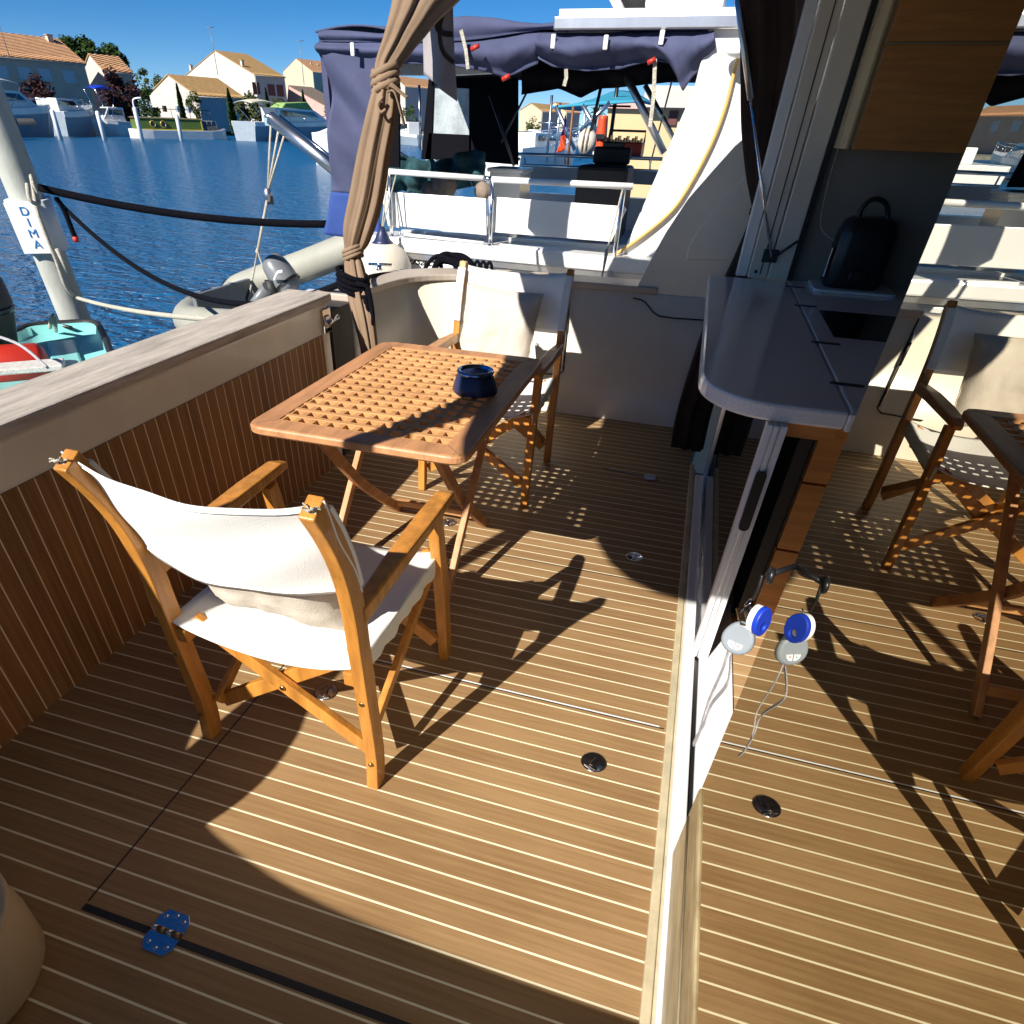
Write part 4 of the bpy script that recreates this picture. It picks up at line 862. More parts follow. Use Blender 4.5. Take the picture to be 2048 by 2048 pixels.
P(MB().lathe([(.001, 0), (.022, 0), (.014, .012), (.012, .025), (.001, .025)], cl, 14), 'cleat_base', M_chrome, t); P(MB().tube([cl + V((-.07, 0, .028)), cl + V((.07, .03, .028))], .008, 10), 'cleat_horn', M_chrome, t)
one(MB().tube(smooth_path([rcn + V((.03, .05, .02)), PX(745, 552, 1, 2.8), PX(800, 546, 1, 3.1), PX(865, 541, 1, 3.32)]), .011, 8), 'mooring_line', M_rope, 'short black mooring line lying along the curved corner cap', 'rope', 'mooring lines')
# ================================================================ PILE, TENDERS, STERN GEAR
ptop, pbot = PX(6, 275, 0, -5.2), PX(152, 642, 0, -5.2); pax = (ptop - pbot).normalized()
pr_ = 30 / FPX * depth(PX(90, 480, 0, -5.2)); pbase = pbot - pax * .9; pend = ptop + pax * 1.2
t = empty('mooring_pile', pbase, 'thick pale mooring pile with white sleeve at the left of the harbour', 'mooring pile')
P(MB().tube([pbase.lerp(pend, k / 8) for k in range(9)], pr_, 32), 'shaft', M_pile, t)
pA, pB = PX(62, 396, 0, -5.2), PX(88, 500, 0, -5.2); kA = (pA - pbase).dot(pax); kB = (pB - pbase).dot(pax); pA, pB = pbase + pax * kA, pbase + pax * kB
P(MB().tube([pB, pB.lerp(pA, .5), pA], pr_ * 1.34, 36), 'sleeve', M_sleeve, t)
pnn = (CAMP - pA); pnn = (pnn - pax * pnn.dot(pax)).normalized(); pnn = (Matrix.Rotation(R(-24), 4, pax) @ pnn).normalized(); psd = pax.cross(pnn).normalized()
hS = (pA - pB).length; mS = (pA + pB) / 2 + pnn * pr_ * 1.30
P(MB().loft([[mS + psd * (a_ * pr_ * .92) + pax * (b_ * hS * .499) + pnn * c_ for a_, b_ in ((-1, -1), (1, -1), (1, 1), (-1, 1))] for c_ in (-.05, .012)], smooth=False), 'name_plate', M_sleeve, t, bevel=.004)
for k, ch in enumerate('DIMA'):
    M4 = Matrix(((psd.x, pax.x, pnn.x, 0), (psd.y, pax.y, pnn.y, 0), (psd.z, pax.z, pnn.z, 0), (0, 0, 0, 1)))
    pos = mS + pnn * .0135 + psd * (pr_ * .15) + pax * (hS * (.33 - k * .215))
    text(ch, hS * .235, Matrix.Translation(pos) @ M4 @ Matrix.Scale(1.15, 4, (1, 0, 0)), M_letter, 'letter', t, .003)
kn = PX(78, 375, 0, -5.0)
one(MB().tube(smooth_path([PX(62, 352, 0, -5.0), PX(66, 372, 0, -4.92), PX(74, 420, 0, -4.9), PX(92, 470, 0, -4.9), PX(112, 520, 0, -4.92), PX(130, 570, 0, -4.95), PX(148, 592, 0, -4.98)], 6), .014, 8).tube(smooth_path([PX(54, 368, 0, -4.9), PX(60, 400, 0, -4.86), PX(78, 405, 0, -4.86), PX(64, 362, 0, -4.88)], 6), .014, 8).tube([PX(113, 497, 0, -4.88), PX(136, 545, 0, -4.88)], .014, 8), 'pile_rope', M_ropew, 'frayed white rope hanging down the side of the mooring pile', 'rope')
def mline(a, b2, s_, r_, m_, label, n_=30): return one(MB().tube(sag(a, b2, s_, n_), r_, 9), 'mooring_line', m_, label, 'rope', 'mooring lines')
mline(PX(78, 375, 0, -5.0), PX(655, 448, 1, 4.3), .06, .026, M_rope, 'thick black upper mooring line from the pile to the neighbouring stern')
mline(PX(112, 398, 0, -4.95), rcn + V((-.06, 0, .02)), .34, .016, M_rope, 'thin black mooring line sagging from the pile to the wrapped rope coil')
mline(PX(155, 596, 0, -4.95), PX(462, 640, 0, -2.3), .03, .014, M_ropew, 'pale twisted line running from the pile towards the inflatable dinghy')
one(MB().tube(smooth_path([PX(112, 395, 0, -4.9), PX(128, 420, 0, -4.88), PX(145, 462, 0, -4.88), PX(150, 474, 0, -4.88)]), .018, 8), 'rope_tail', M_rope, 'loose black rope tail dangling beside the pile', 'rope')
one(MB().tube([PX(150, 473, 0, -4.88), PX(153, 484, 0, -4.88)], .021, 8), 'rope_end_tape', M_red, 'red taped tip of the dangling rope tail', 'tape')
# turquoise boat
zT = .2
def T3(u, v, z=zT): return PX(u, v, 2, z)
oc = [T3(*q) for q in ((-160, 760), (-90, 690), (20, 668), (60, 652), (130, 646), (186, 645), (204, 664), (218, 700), (232, 745), (180, 830), (60, 900), (-60, 900), (-160, 850))]
ocs = [p for p in smooth_path(oc + [oc[0]], 4)][:-1]
cen = sum(ocs, V()) / len(ocs)
def shr(k, z): return [V((cen.x + (p.x - cen.x) * k, cen.y + (p.y - cen.y) * k, z)) for p in ocs]
t = empty('turquoise_dinghy', (cen.x, cen.y, -.6), 'turquoise plastic boat with black rubber rim moored by the pile', 'dinghy')
P(MB().loft([shr(.80, -.7), shr(.97, zT - .06), shr(1.0, zT), shr(.95, zT + .004), shr(.93, zT - .05), shr(.3, zT - .06)]), 'hull', M_turq, t)
P(MB().tube([p + V((0, 0, -.005)) for p in shr(1.005, zT)] + [shr(1.005, zT)[0]], .026, 10), 'rubber_rim', M_rub, t)
hc = T3(118, 664, zT - .06)
P(MB().tube([hc + V((-.16, .05, .05)), hc + V((.16, -.02, .05))], .014, 8), 'cleat', M_black, t); P(MB().lathe([(.001, -.05), (.05, -.05), (.03, .05), (.001, .05)], hc, 12), 'cleat_base', M_peel, t)
for u, v in ((58, 676), (76, 676)): P(MB().tube([T3(u - 3, v, zT - .08), T3(u + 9, v + 4, zT - .07)], .012, 8), 'small_fitting', M_steel, t)
P(MB().prism([(p.x, p.y) for p in [T3(*q, zT - .05) for q in ((95, 690), (150, 684), (178, 760), (120, 800))]], 2, zT - .058, zT - .03), 'foredeck_step', M_turq, t, bevel=.02)
one(MB().tube(smooth_path([T3(100, 655), T3(103, 640, .3), T3(108, 632, .35), T3(112, 662, .17)]), .014, 8), 'bow_line', M_ropew, 'short white rope from the pile down to the turquoise boat', 'rope')
t = empty('red_float', T3(40, 745, .42), 'red plastic pontoon float below the peeling white plank', 'float')
ra = [PX(u, v, 2, .20) for u, v in ((-120, 745), (0, 735), (85, 728))]
P(MB().tube(smooth_path([ra[0], ra[1], ra[2], ra[2] + V((.06, .03, 0))]), [.16] * 12 + [.155, .15, .14, .12, .09, .05, .01], 16) if False else MB().tube([ra[0], ra[1], ra[2], ra[2] + (ra[2] - ra[1]) * .12, ra[2] + (ra[2] - ra[1]) * .2], [.13, .13, .125, .10, .02], 18), 'float_body', M_red, t)
t = empty('peeling_plank', T3(60, 730, .55), 'weathered plank with peeling white paint lying over the red float', 'plank')
a, b2 = PX(-120, 748, 2, .36), PX(128, 728, 2, .36)
P(MB().sweep([a, b2], (0, 0, 1), .03, .15), 'board', M_peel, t, bevel=.006); P(MB().box(b2.x - .05, b2.x + .02, b2.y - .05, b2.y + .03, .10, .34), 'support_block', M_turq, t)
one(MB().tube(smooth_path([PX(-20, 668, 2, .5), PX(40, 690, 2, .5), PX(95, 735, 2, .45)]), .008, 8), 'thin_line', M_lan, 'thin grey line curving over the red float at the left edge', 'rope')
t = empty('black_outboard', PX(-20, 620, 0, -5.2), 'black outboard motor cover cut off at the left edge of the picture', 'outboard motor')
oc_ = PX(-62, 625, 0, -4.6)
P(MB().lathe([(.02, -.42), (.13, -.40), (.20, -.2), (.26, .05), (.25, .18), (.18, .28), (.02, .31)], oc_, 22), 'cowl', M_rub, t); P(MB().lathe([(.255, .0), (.268, .02), (.255, .04)], oc_, 22), 'cowl_band', M_black, t)
# davit
E1 = PX(541, 236, 1, 5.2); E2 = PX(672, 340, 1, 5.2); E3 = E1 + (E2 - E1) * 1.35
t = empty('davit_arm', E3, 'thick polished steel davit arm reaching out over the water from the neighbouring stern', 'davit')
P(MB().tube([E1, E3], .052, 16).lathe([(.002, 0), (.05, .0), (.053, .02), (.002, .03)], E1, 14), 'arm_tube', M_alu, t); P(MB().tube([E1 + V((.03, .1, .01)), E3 + V((.03, .1, .01))], .018, 10), 'stay_tube', M_steel, t)
P(MB().box(E1.x - .05, E1.x + .02, E1.y - .03, E1.y + .03, E1.z - .06, E1.z + .02), 'end_plate', M_chrome, t, bevel=.008)
E4 = PX(762, 290, 1, 6.8); E5 = PX(840, 340, 1, 6.8)
t = empty('davit_arm', E5, 'second steel davit arm further back seen behind the brown curtain', 'davit'); P(MB().tube([E4, E5], .05, 14), 'arm_tube', M_alu, t)
t = empty('hoist_tackle', PX(535, 395, 1, 5.1), 'white rope tackle and block hanging from the davit arm to the dinghy', 'tackle')
bk = PX(536, 390, 1, 5.15)
for u, v in ((542, 242), (558, 254), (568, 272)):
    P(MB().tube([PX(u, v, 1, 5.18), bk + V((.0, 0, .02))], .009, 7), 'fall_line', M_ropew, t)
P(MB().lathe([(.002, -.06), (.03, -.05), (.04, 0), (.03, .05), (.002, .06)], bk, 12), 'block', M_alu, t); P(MB().box(bk.x - .012, bk.x + .04, bk.y - .02, bk.y + .02, bk.z - .07, bk.z), 'block_cheek', M_black, t, bevel=.006)
kn2 = PX(515, 503, 1, 4.95)
P(MB().tube([bk, kn2], .012, 8), 'hoist_line', M_ropew, t); P(MB().lathe([(.002, -.03), (.022, 0), (.002, .03)], kn2, 10), 'knot', M_ropew, t)
# inflatable dinghy
t = empty('inflatable_dinghy', PX(560, 560, 1, 4.7), 'pale grey inflatable dinghy hanging behind the neighbouring stern', 'inflatable dinghy')
YF, YC = 5.0, 3.9
far = [PX(u, v, 1, YF) for u, v in ((760, 470), (690, 500), (600, 535), (520, 562), (470, 583))]
zc = far[-1].z; xl = PX(405, 622, 1, 4.5).x
near = [V((xl + .0, 4.55, zc - .05)), V((xl + .15, 4.1, zc - .06)), V((xl + .5, YC, zc - .03)), V((xl + 1.2, YC, zc)), V((xl + 2.3, YC, zc + .05))]
tb = smooth_path(far + [V((xl + .12, 4.85, zc - .03))] + near, 6)
P(MB().tube(tb, .128, 20), 'tube', M_tube, t)
P(MB().sweep([V((far[-1].x + .1, 4.45, zc - .12)), V((far[-1].x + 1.5, 4.45, zc - .12))], (0, 1, 0), .75, .02), 'floor', M_eng, t)
P(MB().box(xl + .30, xl + .345, 4.02, 4.85, zc - .16, zc + .16), 'transom_board', M_eng, t, bevel=.01)
P(MB().box(xl + .9, xl + 1.15, 3.95, 4.95, zc + .07, zc + .10), 'thwart', M_wpaint, t, bevel=.008)
for a_ in ((500, 583), (553, 612)): P(MB().tube([kn2, PX(a_[0], a_[1], 1, 4.5)], .008, 7), 'lifting_strap', M_ropew, t)
P(MB().tube(smooth_path([PX(498, 580, 1, 4.4), PX(493, 600, 1, 4.4), PX(505, 612, 1, 4.4), PX(506, 592, 1, 4.4)]), .012, 8), 'black_loop', M_rope, t)
ec = PX(545, 560, 1, 4.45)
t = empty('dinghy_outboard', ec, 'grey outboard motor tilted on the inflatable dinghy', 'outboard motor')
ax_ = (PX(575, 590, 1, 4.45) - PX(520, 515, 1, 4.45)).normalized(); a0_ = PX(536, 513, 1, 4.45); sd_ = V((0, 1, 0)); up_ = ax_.cross(sd_).normalized()
Q_ = []
for s_, r1, r2 in ((0, .02, .02), (.015, .085, .075), (.05, .115, .10), (.13, .13, .115), (.25, .13, .115), (.31, .115, .10), (.33, .03, .03)):
    Q_.append([a0_ + ax_ * s_ + sd_ * (r1 * math.cos(a_)) + up_ * (r2 * math.sin(a_)) for a_ in [q * 2 * math.pi / 22 for q in range(22)]])
P(MB().loft(Q_), 'cowl', M_eng, t, sub=1)
P(MB().loft([[p_ + (p_ - (a0_ + ax_ * .25)).normalized() * .004 + ax_ * dd for p_ in Q_[4]] for dd in (-.012, .012)], cap=False), 'cowl_band', M_black, t)
P(MB().tube([PX(535, 575, 1, 4.3), PX(505, 610, 1, 4.3), PX(488, 640, 1, 4.3)], [.05, .035, .03], 12), 'tiller_leg', M_eng, t)
P(MB().tube([PX(540, 560, 1, 4.35), PX(548, 600, 1, 4.35)], .05, 10), 'clamp_bracket', M_rub, t); P(MB().box(*sorted((PX(520, 600, 1, 4.3).x, PX(532, 600, 1, 4.3).x)), 4.25, 4.32, PX(520, 640, 1, 4.3).z, PX(520, 598, 1, 4.3).z), 'swivel', M_wpaint, t, bevel=.01)
P(MB().lathe([(.002, -.015), (.07, -.005), (.07, .005), (.002, .015)], PX(482, 655, 1, 4.2), 14, 'y'), 'propeller', M_hullb, t)
P(MB().tube(smooth_path([PX(549, 560, 1, 4.3), PX(556, 545, 1, 4.25), PX(566, 543, 1, 4.25)]), .012, 8), 'carry_handle', M_wpaint, t)
# ================================================================ FAR SHORE
LD = V((.29, .957, 0)); WD = V((-.957, .29, 0)); UP = V((0, 0, 1))
def house(name, label, cu_, cv, eave_v, left_u, ridge_v, right_u, mg, mf, mr, wins=(), wm_=None, Wm=None, chim=None, gz=0, grp='houses along the far quay', cat='house', ridge_at=.5, over=.35):
    C0 = PX(cu_, cv, 2, gz); he = along(C0, UP, v=eave_v); top = C0 + UP * he
    W_ = Wm if Wm else along(top, WD, u=left_u); L_ = along(top, LD, u=right_u)
    if L_ < 2 or L_ > 60: L_ = 14
    W_ = max(3, min(W_, 30)); mid_ = top + WD * W_ * ridge_at; hr = along(mid_, UP, v=ridge_v); hr = max(.5, min(hr, 7))
    t = empty(name, C0, label, cat, 0, grp)
    def G(a, b_, z): return C0 + LD * a + WD * b_ + UP * z
    rb = W_ * ridge_at
    m_ = MB(); gp = [(0, 0), (0, he), (rb, he + hr), (W_, he), (W_, 0)]
    m_.loft([[G(0, b_, z) for b_, z in gp], [G(.25, b_, z) for b_, z in gp]], smooth=False); P(m_, 'gable_wall', mg, t)
    m_ = MB(); m_.loft([[G(.25, b_, z) for b_, z in gp], [G(L_, b_, z) for b_, z in gp]], smooth=False); P(m_, 'wall', mf, t)  # on most houses the facade colour is a shaded tone, the gable's a lit one
    th = .16; m_ = MB()
    sl1 = V((0, -over, -over * hr / rb)); 
    m_.loft([[G(-.15, -over, he - over * hr / rb + .05), G(-.15, rb, he + hr + .05), G(-.15, rb, he + hr + .05 + th), G(-.15, -over, he - over * hr / rb + .05 + th)], [G(L_ + .2, -over, he - over * hr / rb + .05), G(L_ + .2, rb, he + hr + .05), G(L_ + .2, rb, he + hr + .05 + th), G(L_ + .2, -over, he - over * hr / rb + .05 + th)]], smooth=False)
    m_.loft([[G(-.15, rb, he + hr + .05), G(-.15, W_ + .1, he + .05), G(-.15, W_ + .1, he + .05 + th), G(-.15, rb, he + hr + .05 + th)], [G(L_ + .2, rb, he + hr + .05), G(L_ + .2, W_ + .1, he + .05), G(L_ + .2, W_ + .1, he + .05 + th), G(L_ + .2, rb, he + hr + .05 + th)]], smooth=False)
    rf_ = P(m_, 'roof', mr, t)
    # rows of tile tips along the eave
    m_ = MB(); k = 0.0
    while k < L_: m_.tube([G(k, -over - .02, he - over * hr / rb + .12), G(k, .5, he + .5 * hr / rb + .24)], .09, 6); k += .28
    P(m_, 'eave_tiles', mr, rf_)
    for wd in wins:
        if wd[0] > 2:
            u0, u1, v0, v1 = wd; zm = C0 + UP * he * .6; a_ = along(zm, LD, u=u0); w_ = along(zm, LD, u=u1) - a_; pw = C0 + LD * a_; z_ = along(pw, UP, v=v1); h_ = along(pw, UP, v=v0) - z_
        else: a_, z_, w_, h_ = L_ * wd[0], he * wd[1], wd[2], wd[3]
        sh = P(MB().loft([[G(a_, d_, z_), G(a_ + w_, d_, z_), G(a_ + w_, d_, z_ + h_), G(a_, d_, z_ + h_)] for d_ in (-.06, .05)], smooth=False), 'window', wm_, t)
        P(MB().loft([[G(a_ - .1, d_, z_ - .12), G(a_ + w_ + .1, d_, z_ - .12), G(a_ + w_ + .1, d_, z_ - .01), G(a_ - .1, d_, z_ - .01)] for d_ in (-.16, .02)], smooth=False), 'sill', mg, sh)
    if chim:
        for fa, fb, hh in chim:
            zr = he + hr * (1 - abs(fb * W_ - rb) / max(rb, W_ - rb)); ch = P(MB().loft([[G(L_ * fa + da, W_ * fb + db, z) for da, db in ((-.4, -.35), (.4, -.35), (.4, .35), (-.4, .35))] for z in (zr - .3, zr + hh)], smooth=False), 'chimney', mg, t)
            P(MB().loft([[G(L_ * fa + da, W_ * fb + db, z) for da, db in ((-.5, -.45), (.5, -.45), (.5, .45), (-.5, .45))] for z in (zr + hh, zr + hh + .12)], smooth=False), 'chimney_cap', mr, ch)
    # gutter + downpipe
    P(MB().tube([G(0, -over - .1, he - over * hr / rb), G(L_, -over - .1, he - over * hr / rb)], .06, 8), 'gutter', M_ren_w, t); P(MB().tube([G(.15, -.12, 0), G(.15, -.12, he)], .06, 8), 'downpipe', M_ren_w, t)
    return t, C0, he, hr, W_, L_, G
# grey house at the far left: corner is its right end, so it is laid out from a near corner outside the frame
Ct = PX(203, 258, 2, 0); top_ = Ct + UP * along(Ct, UP, v=127); Lh = 24.0
C0 = Ct - LD * Lh; he = along(Ct, UP, v=127)
hu = CAMP + (C0 + UP * he - CAMP); q = C0 - CAMP
def proj(Pp):
    q = Pp - CAMP; return (PCX + FPX * q.dot(CR) / q.dot(CF), PCY + FPX * q.dot(CD) / q.dot(CF))
cu0, cv0 = proj(C0); eu = proj(C0 + UP * he)[1]; ru = proj(C0 + UP * (he + 2.7) + WD * 5.5)[1]
house('terraced_house', 'long taupe house with four pale shuttered windows and clay tile roof at the far left', cu0, cv0, eu, 0, ru, 168, M_ren_g, M_ren_g, M_tile, wins=[(-4 + 4 + 3, 24, 130, 157), (45, 71, 133, 159), (86, 110, 136, 161), (134, 158, 140, 166), (136, 150, 195, 222)], wm_=M_shut_w, Wm=11, chim=[(.42, .48, .8), (.93, .42, .8)])
house('terraced_house', 'white gabled house with clay roof beside the taupe house', 236, 258, 140, 168, 110, 262, M_ren_w, M_ren_g, M_tile, wins=[(.5, .5, 1.1, 1.2)], wm_=M_shut_w)
house('terraced_house', 'low white gabled house with long tan roof behind the green canal boat', 406, 262, 191, 299, 151, 488, M_ren_w, M_ren_b, M_tile2, wins=[], wm_=M_shut_r)
house('terraced_house', 'tall white gabled house with three maroon shuttered windows and tan roof', 524, 258, 149, 357, 102, 569, M_ren_w, M_ren_b, M_tile2, wins=[(508, 522, 164, 188), (538, 552, 168, 191), (556, 569, 169, 193)], wm_=M_shut_r, chim=[(.05, .93, 1.6), (.04, .16, 1.4)])
house('terraced_house', 'cream gabled house with pinkish roof and triple white chimneys right of the tall white house', 636, 254, 143, 540, 111, 690, M_ren_c, M_ren_g, M_tile, wins=[(.35, .45, 1.6, 1.7), (.75, .5, .9, 1.3)], wm_=M_shut_w, chim=[(.25, .30, 1.2), (.45, .30, 1.2)])
house('garden_house', 'low pink house with grey brown lean-to roof', 660, 262, 215, 575, 172, 700, M_ren_p, M_ren_p, M_tile3, wins=[], wm_=M_shut_w, ridge_at=.9)
house('terraced_house', 'grey house with blue shutters glimpsed beside the brown curtain', 812, 262, 172, 770, 152, 880, M_ren_w, M_ren_b, M_tile, wins=[(.25, .45, 1.0, 1.4), (.75, .45, 1.0, 1.4)], wm_=M_hullb)
house('terraced_house', 'yellow gabled house seen under the navy canopy', 1080, 275, 222, 1040, 207, 1118, M_ren_c, M_ren_b, M_tile2, wins=[(.4, .4, 1.0, 1.4)], wm_=M_shut_w)
house('terraced_house', 'second yellow house with red roof seen under the navy canopy', 1128, 275, 224, 1085, 205, 1160, M_ren_c, M_ren_b, M_tile, wins=[(.4, .4, 1.0, 1.4)], wm_=M_shut_w)
house('terraced_house', 'long house with orange roof seen past the far canvas corner and in the mirrored door', 905, 272, 200, 870, 182, 1035, M_ren_c, M_ren_g, M_tile, wins=[(930, 942, 212, 232), (960, 972, 214, 234), (990, 1000, 216, 236)], wm_=M_shut_w)
# ochre building close by on the right
a, b2 = PX(1205, 305, 1, 30), PX(1420, 320, 1, 30); t = empty('ochre_building', (a.x, 30, 0), 'ochre rendered building with a white upper storey seen behind the barbecue', 'building')
P(MB().box(a.x, b2.x + 14, 30, 38, -.6, PX(1300, 215, 1, 30).z), 'wall', M_ren_y, t); P(MB().box(PX(1290, 200, 1, 30).x, b2.x + 14, 29.5, 38, PX(1300, 215, 1, 30).z, PX(1300, 172, 1, 30).z), 'upper_storey', M_ren_w, t)
P(MB().box(a.x - .2, b2.x + 14, 29.8, 38.1, PX(1300, 215, 1, 30).z - .05, PX(1300, 215, 1, 30).z + .12), 'parapet', M_ren_p, t)
for k in range(2): P(MB().box(PX(1335 + 40 * k, 250, 1, 30).x, PX(1352 + 40 * k, 250, 1, 30).x, 29.9, 30.05, PX(1340, 250, 1, 30).z, PX(1340, 222, 1, 30).z), 'window', M_shut_r, t)
# ---------------- trees
def tree(name, label, cat, c, rx, rz, zc_, n_, leafs, m_, seed, shape='round', trunk=True, group='trees on the far shore', lumps=14):
    rn = random.Random(seed); t = empty(name, c, label, cat, 0, group); B_ = MB(); bm_ = B_.bm
    L_ = []
    for k in range(lumps):
        a_ = rn.uniform(0, 6.28); zz_ = rn.uniform(-.85, .95); rr = math.sqrt(max(0, 1 - zz_ * zz_)) * rn.uniform(.35, .85)
        if shape == 'column': rr *= (1 - max(0, zz_) * .8)
        L_.append((V((rr * math.cos(a_) * rx, rr * math.sin(a_) * rx, zz_ * rz)), rn.uniform(.28, .5) * min(rx, rz) if shape != 'column' else rx * rn.uniform(.35, .6) * (1 - .5 * max(0, zz_))))
    for k in range(n_):
        if shape == 'column':
            zz_ = rn.uniform(-1, 1); rr = rx * (1 - abs(zz_ + .35) ** 2 / 1.85) * (.75 + .3 * noise.noise(V((zz_ * 5, seed, 0)))); a_ = rn.uniform(0, 6.28); rr *= rn.uniform(.55, 1.05)
            p_ = c + V((rr * math.cos(a_), rr * math.sin(a_), zc_ + zz_ * rz)); e1 = V((rn.gauss(0, .6), rn.gauss(0, .6), 1)).normalized(); e2 = e1.cross(V((math.cos(a_ + 1), math.sin(a_ + 1), .1))).normalized(); s_ = leafs * rn.uniform(.6, 1.5)
            bm_.faces.new([bm_.verts.new(p_ + e1 * s_ * a2 + e2 * s_ * b3) for a2, b3 in ((-1, -.2), (.1, -.6), (1, .1), (0, .6))]); continue
        c0, r0 = L_[k % lumps]; d_ = V((rn.gauss(0, 1), rn.gauss(0, 1), rn.gauss(0, 1))).normalized(); p_ = c + V((0, 0, zc_)) + c0 + d_ * r0 * rn.uniform(.6, 1.12)
        e1 = V((rn.gauss(0, 1), rn.gauss(0, 1), rn.gauss(0, .6))).normalized(); e2 = e1.cross(d_ + V((.1, .2, .3))).normalized(); s_ = leafs * rn.uniform(.6, 1.4)
        bm_.faces.new([bm_.verts.new(p_ + e1 * s_ * a2 + e2 * s_ * b3) for a2, b3 in ((-1, -.2), (.1, -.6), (1, .1), (0, .6))])
    P(B_, 'crown', m_, t)
    if trunk:
        T_ = MB(); r0 = max(.08, rx * .07); T_.tube([c, c + V((.1, .05, zc_ * .5)), c + V((0, 0, zc_ + rz * .3))], [r0, r0 * .8, r0 * .3], 8)
        for k in range(6):
            a_ = k * 1.05; st_ = c + V((0, 0, zc_ * (.55 + .08 * k))); T_.tube([st_, st_ + V((math.cos(a_) * rx * .5, math.sin(a_) * rx * .5, rz * .45))], [r0 * .4, r0 * .12], 6)
        P(T_, 'trunk', M_bark, t)
    return t
def treepx(name, label, cat, u, v_base, v_top, half_px, m_, seed, n_=900, gz=0, shape='round', group='trees on the far shore', leafs=None, lumps=14, dist=1.0):
    c = PX(u, v_base, 2, gz); h_ = along(c, UP, v=v_top); rx = half_px / FPX * depth(c)
    if shape == 'column': zc_ = h_ * .52; rz = h_ * .48
    else: rz = min(h_ * .42, max(rx, h_ * .30)); zc_ = h_ - rz
    return tree(name, label, cat, c, rx, rz, zc_, n_, leafs or max(.10, rx * .09), m_, seed, shape, True, group, lumps)
treepx('poplar_tree', 'tall dark green tree behind the taupe house', 'tree', 172, 252, 76, 36, M_leafd, 1, 2600, leafs=.38, lumps=20)
treepx('poplar_tree', 'dark green tree in the middle of the row behind the white house', 'tree', 215, 253, 84, 36, M_leafd, 2, 2600, leafs=.38, lumps=20)
treepx('poplar_tree', 'dark green tree at the lower right end of the row behind the houses', 'tree', 262, 254, 100, 32, M_leafd, 3, 2400, leafs=.38, lumps=20)
treepx('poplar_tree', 'small tree top peeping over the taupe roof', 'tree', 118, 252, 74, 14, M_leafd, 4, 500, leafs=.3)
treepx('bushy_tree', 'small bright green tree behind the gap between houses', 'tree', 308, 254, 138, 14, M_leafm, 5, 700, leafs=.25)
treepx('bushy_tree', 'second small green tree near the low white gable', 'tree', 336, 254, 150, 16, M_leafm, 6, 700, leafs=.25)
treepx('plum_tree', 'large dark plum coloured tree in front of the white gable', 'tree', 262, 262, 144, 36, M_leafr, 7, 2400, leafs=.22, lumps=18)
treepx('plum_tree', 'smaller dark plum coloured tree in front of the taupe house', 'tree', 98, 258, 156, 28, M_leafr, 8, 1500, leafs=.2)
treepx('garden_shrub', 'bright green shrub beside the plum tree trunk', 'shrub', 262, 262, 200, 14, M_leafm, 9, 500, leafs=.18)
treepx('garden_shrub', 'green shrub between plum tree and low white gable', 'shrub', 310, 262, 178, 22, M_leafd, 10, 900, leafs=.2)
treepx('garden_shrub', 'pale grey green olive bush left of the tall cypress', 'shrub', 398, 266, 190, 18, M_leafm, 11, 800, leafs=.16)
treepx('garden_shrub', 'wide olive green bush in front of the tall white house', 'shrub', 502, 268, 190, 34, M_leafm, 12, 2000, leafs=.2, lumps=18)
treepx('garden_shrub', 'flowering bush right of the wide olive bush', 'shrub', 566, 268, 196, 18, M_leafm, 13, 800, leafs=.16)
treepx('garden_shrub', 'bushy green shrub at the foot of the pink house', 'shrub', 668, 272, 208, 18, M_leafm, 14, 800, leafs=.16)
treepx('garden_shrub', 'round dark bush in front of the grey house with blue shutters', 'shrub', 822, 274, 218, 24, M_leafd, 15, 800, leafs=.16)
treepx('garden_shrub', 'round bush in front of the yellow house', 'shrub', 1062, 280, 234, 20, M_leafm, 16, 700, leafs=.16)
for i, (u, vb, vt, hw_, lab) in enumerate(((372, 262, 168, 7, 'slim cypress in front of the low white gable'), (470, 268, 178, 9, 'tall slim cypress beside the bow of the green canal boat'), (543, 266, 176, 6, 'slim cypress in front of the maroon shutters'), (614, 266, 180, 6, 'slim cypress beside the pink house'))):
    treepx('cypress_tree', lab, 'tree', u, vb, vt, hw_, M_leafc, 30 + i, 2600, shape='column', leafs=.16, lumps=26)
c = PX(1186, 285, 2, 0); t = empty('palm_tree', c, 'bright green palm tree seen under the turquoise awning', 'palm tree'); hp_ = along(c, UP, v=235); B_ = MB(); rn = random.Random(3)
for k in range(34):
    a_ = rn.uniform(0, 6.28); el_ = rn.uniform(-.3, 1.2); ln_ = hp_ * .75; tip = c + V((0, 0, hp_)); d_ = V((math.cos(a_) * math.cos(el_), math.sin(a_) * math.cos(el_), math.sin(el_)))
    B_.sweep([tip, tip + d_ * ln_ * .5 + V((0, 0, .1)), tip + d_ * ln_ - V((0, 0, ln_ * .35))], d_.cross(UP).normalized(), [.1, .45, .05], [.02, .02, .02])
P(B_, 'fronds', M_leafp, t); P(MB().tube([c, c + V((0, 0, hp_))], [.35, .25], 8), 'trunk', M_bark, t)
